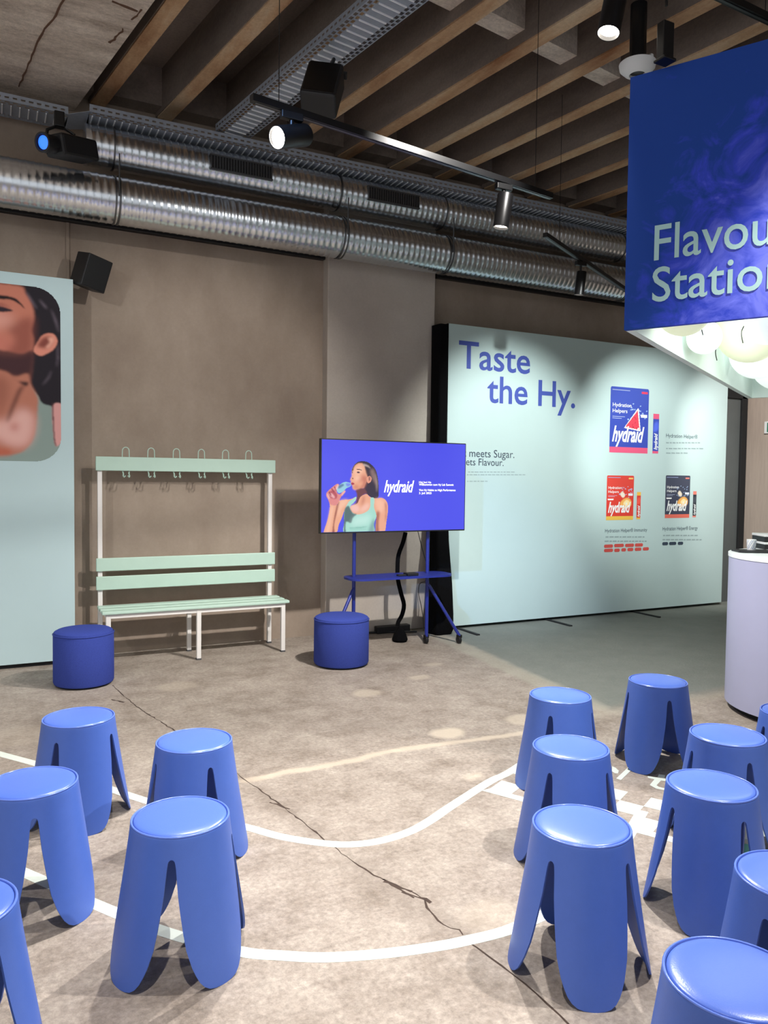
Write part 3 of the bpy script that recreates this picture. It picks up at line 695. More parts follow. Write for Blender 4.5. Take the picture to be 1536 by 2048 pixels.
# black cloth hanging at the board's left end, bulging towards the floor
dr = bmesh.new(); rings = []
TX = nx0-.075
for z, hx, hy, cx, cy in ((3.07, .055, .10, TX+.012, 6.70), (2.2, .058, .10, TX+.01, 6.69), (1.5, .065, .10, TX+.005, 6.67), (.9, .085, .11, TX-.01, 6.62), (.5, .105, .12, TX-.03, 6.55), (.2, .125, .12, TX-.05, 6.51), (.05, .125, .12, TX-.055, 6.50), (0, .105, .10, TX-.055, 6.50)):
    rg = []
    for k in range(28):
        a = 2*PI*k/28; w = 1+.06*math.sin(5*a)
        rg.append(dr.verts.new((cx+hx*w*math.copysign(abs(math.cos(a))**.7, math.cos(a)), cy+hy*w*math.copysign(abs(math.sin(a))**.7, math.sin(a)), z)))
    rings.append(rg)
for a, b_ in zip(rings, rings[1:]):
    for k in range(28): dr.faces.new((a[k], a[(k+1) % 28], b_[(k+1) % 28], b_[k]))
dr.faces.new(rings[0]); dr.faces.new(rings[-1][::-1])
tag(obj('cloth_drape', dr, M['blackcloth'], None, smooth=True), 'black cloth drape hanging between the concrete pillar and the mint display wall', 'drape')

# ================================================================== TELEVISION ON STAND
TY = 6.02
a, c = onY(642, 879, TY), onY(931, 1062, TY)
tx0, tx1, tz0, tz1 = a.x, onY(931, 980, TY).x, 1.055, 1.862
tv = thing('television', 'flat television showing a woman drinking from a bottle on a blue screen', 'television', ((tx0+tx1)/2, TY, tz0))
tv['label'] = 'flat television showing a woman drinking from a bottle on a blue screen'
hw, hh = (tx1-tx0)/2, tz1-tz0
obj('housing', bx(-hw, hw, .002, .045, 0, hh), M['blackplastic'], tv, bevel=.004)
obj('rear_box', bx(-hw*.7, hw*.7, .04, .075, hh*.12, hh*.7), M['blackplastic'], tv, bevel=.01)
M['screen'] = mat('screen_blue', (76, 80, 238), .35, emit=.70, spec=.2); M['screen'].node_tree.nodes['Principled BSDF'].inputs['Base Color'].default_value = (.02, .02, .03, 1)
scr = obj('screen', bx(-hw+.009, hw-.009, .0005, .004, .012, hh-.009), M['screen'], tv)
T0 = Vector(tv.location)
q0, q1 = onY(646, 1067, TY), onY(778, 920, TY)
cw, ch = q1.x-q0.x, q1.z-q0.z
sv = Canvas((-hw+.012, -.0002, .013), (1, 0, 0), (0, 0, 1), onY(780, 980, TY).x-tx0-.012, .645, .0036, (76, 80, 238))
def V(l): return [sv.uv(onY(630+a/9.035, 900+b_/9.035, TY)-T0) for a, b_ in l]
SKIN, SKS = (240, 172, 136), (150, 74, 50)
sv.poly(V([(670, 400), (690, 300), (760, 225), (840, 203), (950, 218), (1040, 285), (1100, 370), (1138, 520), (1150, 700), (1142, 850), (1060, 872), (1000, 845), (930, 790), (880, 760), (880, 600), (800, 400)]), (44, 30, 42), 0)
sv.poly(V([(690, 370), (720, 285), (790, 240), (860, 245), (910, 320), (950, 430), (945, 540), (900, 640), (870, 700), (760, 722), (690, 706), (672, 640), (640, 610), (652, 565), (636, 535), (662, 470), (665, 410)]), SKIN, 1)
sv.poly(V([(850, 500), (940, 480), (930, 590), (890, 680), (840, 700), (800, 690), (870, 600)]), (190, 104, 80), 3, .8)
sv.poly(V([(690, 360), (760, 300), (840, 290), (860, 400), (780, 440), (700, 430)]), (252, 200, 170), 4, .7)
sv.poly(V([(935, 500), (985, 470), (1022, 505), (1010, 570), (965, 600), (940, 570)]), (236, 160, 130), 0)
sv.poly(V([(740, 350), (790, 340), (850, 365), (790, 358)]), (90, 46, 44), 0); sv.poly(V([(750, 398), (790, 392), (815, 408), (780, 420)]), (80, 40, 50), 0)
sv.poly(V([(660, 590), (700, 592), (712, 612), (690, 630), (650, 622)]), (176, 50, 66), 0)
sv.poly(V([(740, 725), (880, 690), (945, 790), (900, 800), (845, 850), (845, 960), (780, 1030), (690, 1005), (740, 940), (755, 800)]), (110, 58, 56), 1)
sv.poly(V([(820, 850), (930, 795), (1000, 850), (1100, 872), (1220, 868), (1300, 940), (1318, 1080), (1290, 1300), (1250, 1500), (1100, 1500), (1110, 1200), (1060, 1250), (800, 1250), (640, 1110), (650, 1010), (760, 970)]), SKIN, 0)
sv.poly(V([(1120, 1110), (1170, 1120), (1150, 1300), (1150, 1500), (1100, 1500), (1100, 1250)]), SKS, 2, .8)
sv.poly(V([(1260, 960), (1290, 1000), (1290, 1200), (1270, 1300), (1275, 1100)]), (150, 70, 70), 2, .8)
sv.poly(V([(640, 1020), (740, 980), (800, 1040), (780, 1120), (700, 1120), (645, 1080)]), (250, 200, 190), 3, .8)
sv.poly(V([(440, 915), (640, 888), (745, 850), (720, 930), (600, 1000), (530, 1100), (480, 1240), (430, 1350), (380, 1500), (160, 1520), (225, 1270), (270, 1020), (238, 870), (330, 900), (400, 1000)]), SKIN, 0)
sv.poly(V([(410, 930), (440, 960), (400, 1120), (350, 1330), (350, 1510), (310, 1510), (340, 1250), (380, 1050)]), SKS, 1, .9)
sv.poly(V([(200, 790), (290, 690), (400, 612), (430, 640), (390, 740), (440, 800), (530, 735), (545, 760), (470, 850), (400, 985), (290, 990), (235, 890)]), (226, 138, 132), 0)
sv.poly(V([(240, 790), (330, 720), (400, 810), (380, 880), (290, 870)]), (176, 60, 72), 1, .85)
sv.poly(V([(260, 800), (300, 780), (360, 850), (330, 870)]), (250, 190, 190), 1, .8)
sv.poly(V([(385, 700), (430, 640), (530, 580), (640, 595), (645, 650), (570, 690), (520, 740), (430, 780)]), (150, 208, 226), 0)
sv.poly(V([(420, 650), (500, 610), (520, 640), (430, 700)]), (40, 50, 120), 1, .7); sv.poly(V([(560, 600), (640, 605), (640, 640), (580, 660)]), (110, 120, 236), 1, .8)
sv.poly(V([(600, 950), (690, 880), (745, 845), (725, 925), (650, 1000), (635, 1070), (690, 1140), (760, 1165), (860, 1150), (960, 1090), (1000, 1000), (1005, 868), (1072, 880), (1068, 1040), (1110, 1190), (1060, 1340), (1050, 1510), (550, 1510), (530, 1300), (530, 1120)]), (168, 222, 206), 0)
sv.poly(V([(530, 1100), (600, 1010), (640, 1070), (690, 1145), (755, 1160), (690, 1220), (650, 1320), (560, 1300), (552, 1510), (525, 1510)]), (72, 92, 92), 1, .92)
sv.poly(V([(1010, 1330), (1075, 1250), (1060, 1510), (960, 1510)]), (110, 150, 146), 3, .7)
sv.poly(V([(600, 1410), (800, 1390), (960, 1380), (800, 1415)]), (110, 176, 160), 1, .8)
sv.poly(V([(880, 250), (960, 280), (1000, 330), (940, 300), (880, 290)]), (200, 180, 170), 1, .8)
sv.poly(V([(1000, 360), (1060, 350), (1100, 480), (1120, 640), (1060, 560), (1020, 480)]), (150, 120, 112), 3, .8)
sv.poly(V([(975, 480), (1000, 500), (990, 560), (970, 540)]), (90, 40, 40), 1, .8)
sv.poly(V([(672, 500), (690, 505), (694, 524), (672, 526)]), (120, 50, 50), 0, .9)
sv.poly(V([(664, 404), (682, 400), (684, 416), (668, 418)]), (96, 46, 50), 0, .9)
sv.poly(V([(664, 352), (690, 345), (700, 356), (672, 366)]), (100, 56, 50), 0, .8)
sv.poly(V([(700, 640), (760, 630), (800, 670), (760, 712), (700, 700)]), (206, 124, 92), 3, .7)
sv.poly(V([(830, 470), (910, 440), (880, 540), (800, 590), (790, 540)]), (206, 120, 96), 4, .7)
sv.poly(V([(710, 470), (780, 455), (830, 500), (770, 560), (710, 550)]), (252, 204, 176), 4, .7)
sv.poly(V([(900, 300), (935, 330), (965, 440), (950, 480), (920, 400)]), (34, 22, 30), 1, .9)
for l in ([(290, 700), (310, 690), (350, 760), (335, 770)], [(340, 665), (358, 655), (392, 730), (378, 742)], [(245, 760), (262, 748), (300, 820), (286, 830)]): sv.poly(V(l), (150, 52, 66), 0, .85, spline=False)
for l in ([(400, 625), (425, 640), (395, 720), (375, 700)], [(500, 760), (545, 738), (540, 762), (480, 830)], [(215, 800), (240, 790), (260, 870), (245, 890)]): sv.poly(V(l), (252, 196, 184), 1, .8)
sv.poly(V([(285, 1030), (335, 1040), (290, 1300), (250, 1500), (190, 1510), (240, 1270)]), (250, 196, 164), 3, .8)
sv.poly(V([(450, 930), (600, 905), (560, 980), (470, 1080), (430, 1200), (410, 1180)]), (250, 198, 166), 3, .8)
sv.poly(V([(1090, 900), (1200, 890), (1250, 960), (1230, 1100), (1180, 1130), (1110, 1040)]), (252, 196, 164), 4, .8)
sv.poly(V([(860, 850), (900, 830), (890, 930), (850, 1010), (840, 960)]), (190, 110, 84), 3, .7)
sv.poly(V([(870, 1010), (980, 960), (960, 1060), (880, 1110), (800, 1120)]), (252, 204, 190), 4, .7)
sv.poly(V([(720, 1220), (900, 1180), (1000, 1160), (960, 1330), (780, 1360), (660, 1370)]), (204, 242, 230), 6, .7)
sv.poly(V([(600, 1440), (760, 1425), (940, 1430), (760, 1440)]), (120, 186, 170), 1, .7)
sv.poly(V([(1085, 420), (1110, 500), (1130, 640), (1115, 760), (1100, 600)]), (190, 170, 160), 2, .6)
M['screenprint'] = vcol_mat('screen_picture', .70, .35)
sp = sv.build('screen_picture', M['screenprint'], scr); sp['label'] = 'woman in a mint top drinking from a bottle, on the screen'
M['screentext'] = mat('screen_text', (245, 248, 255), .5, emit=.74)
def TT(body, xl, xr_, yb, yt, **k):
    a_, t_ = onY(xl, yb, TY), onY(xl, yt, TY); x1 = onY(xr_, yb, TY).x
    text('screen_lettering', body, (a_.x-T0.x, -.0006, a_.z-T0.z), (1, 0, 0), (0, 0, 1), t_.z-a_.z, M['screentext'], scr, width=x1-a_.x, **k)
TT('hydraid', 768, 828, 984, 961, shear=.35, bold=.016)
TT('Hej bei Hy.', 838, 863, 966, 962.5, bold=.01); TT('Willkommen zum Hy Lab Summit', 838, 907, 971, 967, bold=.01)
TT('Von Hy Habits zu High Performance', 838, 911, 982, 978, bold=.01); TT('3. Juli 2025', 838, 863, 988, 984.2, bold=.01)

PYS = 6.125
stx0, stx1 = onY(708, 1120, PYS).x, onY(855, 1120, PYS).x
stc = (stx0+stx1)/2
ts = thing('television_stand', 'blue tubular rolling stand with shelf carrying the television', 'stand', (stc, PYS, 0))
hs = (stx1-stx0)/2
for s in (-1, 1):
    obj('pole', tube([(s*hs, 0, .07), (s*hs, 0, 1.75)], .0165, 14), M['standblue'], ts, smooth=True)
    obj('mount_arm', bx(s*hs-.02, s*hs+.02, -.029, .012, 1.2, 1.75), M['standblue'], ts, bevel=.004)
    foot = Vector((s*(hs+.285), -.12, .075))
    obj('leg', tube([(s*hs, -.005, .56), (s*(hs+.02), -.015, .535), foot], .0145, 12), M['standblue'], ts, smooth=True)
    for q in (foot, Vector((s*hs, 0, .07))):
        w = obj('caster', lathe([(0, -.018), (.022, -.018), (.034, -.012), (.036, 0), (.034, .012), (.022, .018), (0, .018)], 20, None, Matrix.Translation((q.x, q.y+.01, .037)) @ Matrix.Rotation(PI/2, 4, 'Y')), M['blackplastic'], ts, smooth=True)
        obj('caster_fork', bx(q.x-.024, q.x+.024, q.y-.012, q.y+.02, .055, .085), M['blackmetal'], ts, bevel=.004)
obj('crossbar', tube([(-hs, 0, 1.6), (hs, 0, 1.6)], .015, 10), M['standblue'], ts, smooth=True)
shz = .655
pts = rrect(-hs-.085, hs+.20, -.19, .12, .12, 8)
obj('shelf', prism(pts, shz-.012, shz+.006), M['standblue'], ts, bevel=.002)
mb = thing('media_player', 'small black box lying on the blue shelf under the television', 'media player', (onY(822, 1140, PYS-.1).x, PYS-.1, shz+.0065))
obj('case', bx(-.055, .055, -.045, .045, 0, .024), M['blackplastic'], mb, bevel=.004); obj('power_brick', bx(-.14, -.062, -.03, .02, 0, .014), M['blackplastic'], mb, bevel=.004)
def pxline(l, Y): return [onY(x, y, Y) for x, y in l]
cb = thing('cable_bundle', 'thick black wrapped cable bundle hanging from the television to the floor', 'cable', (onY(800, 1250, 6.32).x, 6.32, 0))
co_ = cb.location
cl = pxline([(811, 1065), (806, 1085), (797, 1110), (795, 1135), (796, 1160), (803, 1190), (808, 1210), (804, 1230), (797, 1243), (795, 1252)], 6.32)
obj('sleeve', tube([p-co_ for p in smooth_line(cl, 3)], .020, 10), M['blackcloth'], cb, smooth=True)
obj('plug_pouch', lathe([(0, 0), (.065, 0), (.075, .02), (.06, .07), (.03, .12), (.012, .14), (0, .142)], 16), M['blackcloth'], cb, smooth=True)
tag(obj('thin_cable', tube(smooth_line([Vector((onY(833, 1064, 6.1).x, 6.1, 1.1))]+pxline([(845, 1100), (853, 1130), (852, 1160), (840, 1167), (837, 1185), (842, 1210), (846, 1235), (847, 1262)], 6.32), 4), .0035, 6), M['blackplastic'], None), 'thin loose cable hanging beside the right pole of the television stand', 'cable')
g = [onZ(738, 1263, .012), onZ(780, 1258, .012), onZ(845, 1250, .012), onZ(880, 1254, .012), onZ(905, 1262, .012), onZ(945, 1270, .012)]
g = [Vector((2.95, 6.74, .012)), Vector((3.3, 6.745, .012)), Vector((3.6, 6.66, .012)), Vector((3.75, 6.62, .012))]
tag(obj('floor_cable', tube(smooth_line(g), .010, 8), M['blackplastic'], None), 'black cable lying on the floor along the foot of the concrete pillar', 'cable')
tag(obj('cable_duct', bx(3.35, 3.72, 6.70, 6.775, 0, .07), M['blackplastic'], None, bevel=.008), 'black cable box on the floor against the pillar foot beside the drape', 'cable box')

# ================================================================== DUCTS, TRAYS AND CEILING GEAR
def duct(name, lab, X0, X1, yc, zc, r, per=.056):
    d = thing(name, lab, 'duct', ((X0+X1)/2, yc, zc)); n = int((X1-X0)/per); seg = 48
    pr_ = ((0, 0), (.30, .0), (.5, .0042), (.70, .0)); V_, F_ = [], []
    for i in range(n):
        for u, dr_ in pr_:
            for k in range(seg):
                th = 2*PI*k/seg+PI/2; x = X0+(i+u+k/seg)*per; V_.append((x-(X0+X1)/2, (r+dr_)*math.cos(th), (r+dr_)*math.sin(th)))
    nr = n*4
    for j_ in range(nr-1):
        for k in range(seg):
            a = j_*seg+k
            if k < seg-1: F_.append((a, a+1, a+seg+1, a+seg))
            elif j_+5 < nr: F_.append((a, (j_+4)*seg, (j_+5)*seg, a+seg))
    me = bpy.data.meshes.new(name); me.from_pydata(V_, [], F_)
    for p in me.polygons: p.use_smooth = True
    link('duct_pipe', me, M['zinc'], d); return d
d1 = duct('ventilation_duct', 'lower spiral metal ventilation duct running along the top of the back wall', -4.0, 9.0, 6.50, 3.705, .18)
d2 = duct('ventilation_duct', 'upper spiral metal ventilation duct with slotted grilles, above the longer duct', .66, 9.0, 6.55, 4.115, .152)
l0 = d2.location
obj('end_cap', lathe([(0, 0), (.12, 0), (.155, .004), (.156, .03), (.152, .03)], 40, None, Matrix.Translation((.655-l0.x, 0, 0)) @ Matrix.Rotation(PI/2, 4, 'Y')), M['zinc'], d2)
def ring(d, X, r):
    o = d.location; return obj('band', lathe([(r+.003, -.007), (r+.0065, -.007), (r+.0065, .007), (r+.003, .007)], 40, None, Matrix.Translation((X-o.x, 0, 0)) @ Matrix.Rotation(PI/2, 4, 'Y')), M['zincband'], d)
for hx in (230, 683, 893, 1252):
    X = onY(hx, 430, 6.42).x
    bnd = ring(d1, X, .18)
    ring(d1, X+.03, .18)
    if X > .7:
        b2 = ring(d2, X, .152)
        obj('hanger_rod', tube([(X-l0.x, -.02, .155), (X-l0.x, -.02, 4.288-l0.z)], .005, 8), M['zincband'], b2)
    obj('hanger_rod', tube([(X-d1.location.x+.02, -.186, -.02), (X-d1.location.x+.02, -.186, .30)], .006, 8), M['zincband'], bnd)
def grille(xa, xb):
    Xa, Xb = onY(xa, 330, 6.42).x, onY(xb, 350, 6.42).x; th = R(-172); L_ = Xb-Xa
    g_ = obj('grille', bx(Xa-l0.x, Xb-l0.x, -.164, -.140, -.052, .052), M['dark'], d2)
    for (za, zb) in ((-.062, -.05), (.05, .062)): obj('grille_frame', bx(Xa-l0.x-.01, Xb-l0.x+.01, -.170, -.14, za, zb), M['zincband'], g_)
    n = 22
    me = None
    for i in range(n+1):
        x = Xa-l0.x+L_*i/n
        if me is None:
            o = obj('grille_slat', bx(-.004, .004, -.170, -.15, -.052, .052), M['zincband'], g_); me = o.data
        else: o = link('grille_slat', me, None, g_)
        o.location = (x, 0, 0)
for a, c in ((421, 541), (735, 835)): grille(a, c)
# black conduit on the wall under the duct
for k, (xa, xb, ya, yb, lab) in enumerate(((-60, 648, 412, 512, 'black conduit on the back wall under the duct, left of the pillar'), (872, 1300, 551, 616, 'black conduit on the back wall under the duct, right of the pillar'))):
    A, B = onY(xa, ya, 6.87), onY(xb, yb, 6.87); z = (A.z+B.z)/2
    tag(obj('wall_conduit', bx(max(A.x, -4), B.x, 6.84, 6.90, z-.025, z+.02), M['blackplastic'], None, bevel=.005), lab, 'conduit')

def tray(name, lab, p, q, side, width, z, per, ribs, nrib, flange=.055, mt='tray'):
    """perforated cable tray from p to q; side = direction to its far edge; slots are real openings"""
    p, q, side = Vector(p), Vector(q), Vector(side).normalized(); d = (q-p); L_ = d.length; d.normalize()
    t = thing(name, lab, 'cable tray', (p.x, p.y, z))
    n = int(L_/per); e = .022
    V_, F_ = [], []
    def quad(u0, u1, w0, w1, h=0.):
        b_ = len(V_)
        for u, w in ((u0, w0), (u1, w0), (u1, w1), (u0, w1)): pt = d*u+side*w; V_.append((pt.x, pt.y, h))
        F_.append((b_, b_+1, b_+2, b_+3))
    rows = [.008, .008+e, .016+e, .016+2*e]
    W0 = [(0, rows[0]), (rows[1], rows[2])]; 
    mids = (rows[3]+.0, width-rows[3])
    for a, b_ in W0: quad(0, L_, a, b_); quad(0, L_, width-b_, width-a)
    quad(0, L_, *mids)
    for i in range(n):
        for off, (a, b_) in ((0, (rows[0], rows[1])), (.5, (rows[2], rows[3]))):
            u0 = (i+off)*per; quad(u0, min(u0+per*.38, L_), a, b_); quad(u0, min(u0+per*.38, L_), width-b_, width-a)
    # flanges with a row of slots
    def fq(u0, u1, h0, h1, w):
        b_ = len(V_)
        for u, h in ((u0, h0), (u1, h0), (u1, h1), (u0, h1)): pt = d*u+side*w; V_.append((pt.x, pt.y, h))
        F_.append((b_, b_+1, b_+2, b_+3))
    for w in (0, width):
        fq(0, L_, 0, flange*.35, w); fq(0, L_, flange*.6, flange, w)
        for i in range(n): fq(i*per, min(i*per+per*.45, L_), flange*.35, flange*.6, w)
    me = bpy.data.meshes.new('tray_channel'); me.from_pydata(V_, [], F_); link('tray_channel', me, M[mt], t)
    if ribs:
        bm = bmesh.new(); a = side*(rows[3]+.006); b_ = side*(width-rows[3]-.006); r_ = d*.004
        for v in (a-r_, a+r_, b_+r_, b_-r_): bm.verts.new((v.x, v.y, 0))
        bm.verts.ensure_lookup_table(); top = [bm.verts.new((v.co.x, v.co.y, -.008)) for v in bm.verts[:4]]
        vs = bm.verts[:] ; 
        bm.faces.new(vs[:4]); bm.faces.new(vs[4:][::-1])
        for k in range(4): bm.faces.new((vs[k], vs[(k+1) % 4], vs[4+(k+1) % 4], vs[4+k]))
        o = obj('tray_rib', bm, M['trayrib'], t); o.location = d*(L_/nrib*.5); me2 = o.data
        for i in range(1, nrib): o = link('tray_rib', me2, None, t); o.location = d*(L_/nrib*(i+.5))
    return t
ZT = 4.385
A = onZ(431, 262, ZT); Bx = A-bd*5.2
tray('cable_tray', 'wide ribbed metal cable tray hanging under the ceiling beams, running towards the viewer', A, Bx, bn, .29, ZT, .05, True, 74)
tray('cable_tray', 'perforated metal cable tray running along the wall above the ducts', (.68, 6.37, 0), (9.0, 6.37, 0), (0, 1, 0), .34, 4.30, .055, True, 150)
tray('cable_tray', 'angled end piece of metal cable tray at the upper left, behind the projector', (.54, 6.50, 0), (-2.5, 6.42, 0), (0, 1, 0), .30, 4.30, .055, True, 50)
tr = obj('tray_joint', slabpoly([(.54, 6.50, 4.30), (.68, 6.37, 4.30), (.70, 6.71, 4.30), (.52, 6.80, 4.30)], (0, 0, 1), .003), M['tray'], None)
tag(tr, 'short bent joining plate between the two wall cable trays above the duct end', 'tray joint')

def lamp(lab, loc, tgt, ln=.20, r=.052, watts=0, deg=40, rail_z=None, col=(1, .965, .92), grp='black track spotlights'):
    t = thing('track_spotlight', lab, 'spotlight', loc, group=grp); loc = Vector(loc)
    d = (Vector(tgt)-loc).normalized(); mt = d.to_track_quat('Z', 'Y').to_matrix().to_4x4()
    b_ = obj('lamp_body', lathe([(0, -ln*.5), (r*.92, -ln*.5), (r, -ln*.47), (r, ln*.5), (r*.93, ln*.5), (r*.9, ln*.44), (r*.86, ln*.40)], 28, None, mt), M['blackmetal'], t, smooth=True)
    obj('lens', lathe([(0, ln*.43), (r*.88, ln*.43)], 28, None, mt), M['lens'], b_)
    if rail_z:
        h = rail_z-loc.z
        obj('stem', tube([(0, 0, 0), (0, 0, h-.02)], .011, 10), M['blackmetal'], t, smooth=True)
        obj('adapter', bx(-.055, .055, -.018, .018, h-.04, h-.003), M['blackmetal'], t, bevel=.004)
    if watts:
        o = spot(loc+d*(ln*.5+.01), tgt, watts, deg, col)
    return t
RZ = 3.30
ra, rb = onZ(503, 203, RZ), onZ(1102, 398, RZ)
def rail_thing(lab, a, b_, z, wires):
    t = thing('lighting_track', lab, 'lighting track', (a.x, a.y, z)); d = (b_-a); L_ = d.length; d.normalize(); s = Vector((-d.y, d.x, 0))*.018
    pts = [Vector((0, 0, 0))-s, d*L_-s, d*L_+s, s]
    tr_ = obj('track', prism([(p.x, p.y) for p in pts], 0, .034), M['blackmetal'], t, bevel=.003)
    s2 = s*.35; pts = [d*.02-s2, d*(L_-.01)-s2, d*(L_-.01)+s2, d*.02+s2]
    obj('track_slot', prism([(p.x, p.y) for p in pts], -.002, .001), M['zincband'], tr_)
    for u in wires: obj('suspension_wire', tube([d*(L_*u)+Vector((0, 0, .03)), d*(L_*u)+Vector((0, 0, ZB+.1-z))], .0022, 6), M['blackmetal'], t)
    return t
rail_thing('long black lighting track hanging in front of the ducts with two spotlights', ra, rb, RZ, (.07, .93))
def along(u): return ra.lerp(rb, u)
k1 = along(.09); lamp('black spotlight at the left end of the long lighting track, shining to the left', (k1.x+.02, k1.y-.02, RZ-.115), (k1.x-1.6, k1.y-.75, 2.45), .21, .053, 260, 168, RZ)
k2 = along(.80); lamp('black spotlight at the right end of the long lighting track, pointing down', (k2.x, k2.y, RZ-.16), (k2.x-.3, k2.y+.3, 0), .20, .047, 380, 132, RZ)
R2 = 3.45
a2, b2 = onZ(1090, 474, R2), onZ(1300, 616, R2)
rail_thing('short black lighting track in front of the mint display wall', a2, b2, R2, (.1, .9))
k3 = a2.lerp(b2, .27); lamp('black spotlight on the short track, aimed at the mint display wall', (k3.x, k3.y, R2-.19), (k3.x-.1, k3.y+.4, 0), .20, .043, 0, 40, R2)
R3 = 3.80
a3, b3 = onZ(1400, -20, R3), onZ(1560, 56, R3)
rail_thing('black lighting track at the upper right corner above the hanging blue box', a3, b3, R3, (.2, .8))
k4 = onZ(1228, 12, 3.62)
lamp('black spotlight hanging at the top edge of the picture beside the blue box', k4, (k4.x-.25, k4.y-.02, 2.6), .26, .050, 60, 50, 3.80)
rail_thing('black lighting track overhead at the top edge of the picture', Vector((k4.x-.6, k4.y+.12, 0)), Vector((k4.x+.55, k4.y-.11, 0)), 3.80, (.2, .8))

# hanging loudspeaker under the cable tray
c0 = onZ(645, 180, 4.02)
hsd = thing('loudspeaker', 'black loudspeaker hanging under the wide cable tray', 'loudspeaker', c0); hsd.rotation_euler = (R(-28), R(8), R(-30))
obj('cabinet', bx(-.115, .115, -.09, .09, -.155, .155), M['blackplastic'], hsd, bevel=.02, seg=3)
obj('front_grille', bx(-.10, .10, -.094, -.088, -.14, .14), M['blackmetal'], hsd, bevel=.002)
obj('bracket', bx(-.13, .13, -.02, .02, .15, .18), M['blackmetal'], hsd, bevel=.004)
obj('bracket_arm', tube([(0, 0, .17), (0, .05, .38)], .014, 8), M['blackmetal'], hsd)
# wall loudspeaker
w0 = onY(181, 545, 6.70)
ws = thing('loudspeaker', 'black loudspeaker mounted on the concrete wall above the poster board edge', 'loudspeaker', w0); ws.rotation_euler = (R(14), R(10), R(24))
obj('cabinet', bx(-.105, .105, -.11, .09, -.13, .13), M['blackplastic'], ws, bevel=.008)
obj('front_grille', bx(-.095, .095, -.115, -.108, -.12, .12), M['blackmetal'], ws, bevel=.002)
obj('wall_bracket', tube([(0, .08, 0), (0, .17, .02)], .02, 10), M['blackmetal'], ws)
# effect projector with the blue lens
e_ = onY(120, 292, 6.12)
ef = thing('effect_projector', 'black stage projector with a glowing blue lens clamped under the cable tray', 'projector', e_)
dd = Vector((-.72, -.62, -.22)).normalized(); mt = dd.to_track_quat('Z', 'Y').to_matrix().to_4x4()
obj('body', bx(-.09, .09, -.075, .075, -.30, .06), M['blackplastic'], ef, bevel=.02).matrix_local = mt
obj('barrel', lathe([(.06, .05), (.062, .13), (.068, .14), (.068, .17), (.055, .17), (.050, .155), (0, .155)], 28, None, mt), M['blackplastic'], ef, smooth=True)
obj('lens', lathe([(0, .160), (.03, .1595), (.046, .157)], 24, None, mt), M['bluelens'], ef)
obj('yoke', tube([(.09, .04, -.02), (.10, .05, .12), (.0, .06, .17), (-.08, .05, .12), (-.10, .04, -.02)], .012, 8), M['blackmetal'], ef)
obj('clamp', bx(-.035, .035, .02, .09, .15, .26), M['blackmetal'], ef, bevel=.008)

# ================================================================== HANGING BLUE BOX
bx_a = R(-60.95); fd = Vector((math.cos(bx_a), math.sin(bx_a), 0)); bk = Vector((-math.sin(bx_a), math.cos(bx_a), 0))
BZ0 = 2.2; c0 = onZ(1248, 660, BZ0); BZ1 = CAM_H+(BZ0-CAM_H)*2.632
DEP = (onZ(1497, 797, BZ0)-c0).dot(bk); WID = 2.3
hb = thing('hanging_sign_box', 'large blue hanging sign box reading Flavour Station at the right', 'sign', (c0.x, c0.y, BZ0))
def smoke(name):
    m = bpy.data.materials.new(name); m.use_nodes = True; nt = m.node_tree; b_ = nt.nodes['Principled BSDF']; L = nt.links.new
    b_.inputs['Roughness'].default_value = .75; b_.inputs['Specular IOR Level'].default_value = .12
    tc = nt.nodes.new('ShaderNodeTexCoord')
    n = nt.nodes.new('ShaderNodeTexNoise'); n.inputs['Scale'].default_value = 4.5; n.inputs['Detail'].default_value = 7; n.inputs['Roughness'].default_value = .6; n.inputs['Distortion'].default_value = 2.2; L(tc.outputs['Object'], n.inputs['Vector'])
    sx = nt.nodes.new('ShaderNodeSeparateXYZ'); L(tc.outputs['Object'], sx.inputs[0])
    # printed cloud: fills the lower part, rising to the right
    cen = fd*.95+Vector((0, 0, .10))
    ds = nt.nodes.new('ShaderNodeVectorMath'); ds.operation = 'DISTANCE'; L(tc.outputs['Object'], ds.inputs[0]); ds.inputs[1].default_value = cen
    mr = nt.nodes.new('ShaderNodeMapRange'); L(ds.outputs['Value'], mr.inputs[0]); mr.inputs[1].default_value = .35; mr.inputs[2].default_value = 1.05; mr.inputs[3].default_value = .34; mr.inputs[4].default_value = -.22
    ad = nt.nodes.new('ShaderNodeMath'); ad.operation = 'ADD'; L(n.outputs[0], ad.inputs[0]); L(mr.outputs[0], ad.inputs[1])
    cr = nt.nodes.new('ShaderNodeValToRGB'); e = cr.color_ramp.elements; e[0].position = .40; e[0].color = srgb((36, 70, 154))+(1,); e[1].position = .88; e[1].color = srgb((118, 128, 242))+(1,)
    x = e.new(.58); x.color = srgb((58, 76, 204))+(1,); L(ad.outputs[0], cr.inputs[0]); L(cr.outputs[0], b_.inputs['Base Color']); return m
M['boxblue'] = smoke('box_print_blue')
HB = BZ1-BZ0; T_ = .03
def plate(name, o, u, lu, v, lv, th, m):
    n = u.cross(v).normalized()*th; bm = bmesh.new(); P_ = [o, o+u*lu, o+u*lu+v*lv, o+v*lv]
    return slabpoly(P_, n.normalized(), th, bm)
zz = Vector((0, 0, 1))
obj('front_panel', slabpoly([Vector((0, 0, 0)), fd*WID, fd*WID+zz*HB, zz*HB], bk, T_), M['boxblue'], hb)
obj('side_panel', slabpoly([bk*T_, bk*DEP, bk*DEP+zz*HB, bk*T_+zz*HB], fd, T_), M['boxside'], hb)
obj('back_panel', slabpoly([bk*DEP+fd*T_, bk*DEP+fd*WID, bk*DEP+fd*WID+zz*HB, bk*DEP+fd*T_+zz*HB], -bk, T_), M['boxside'], hb)
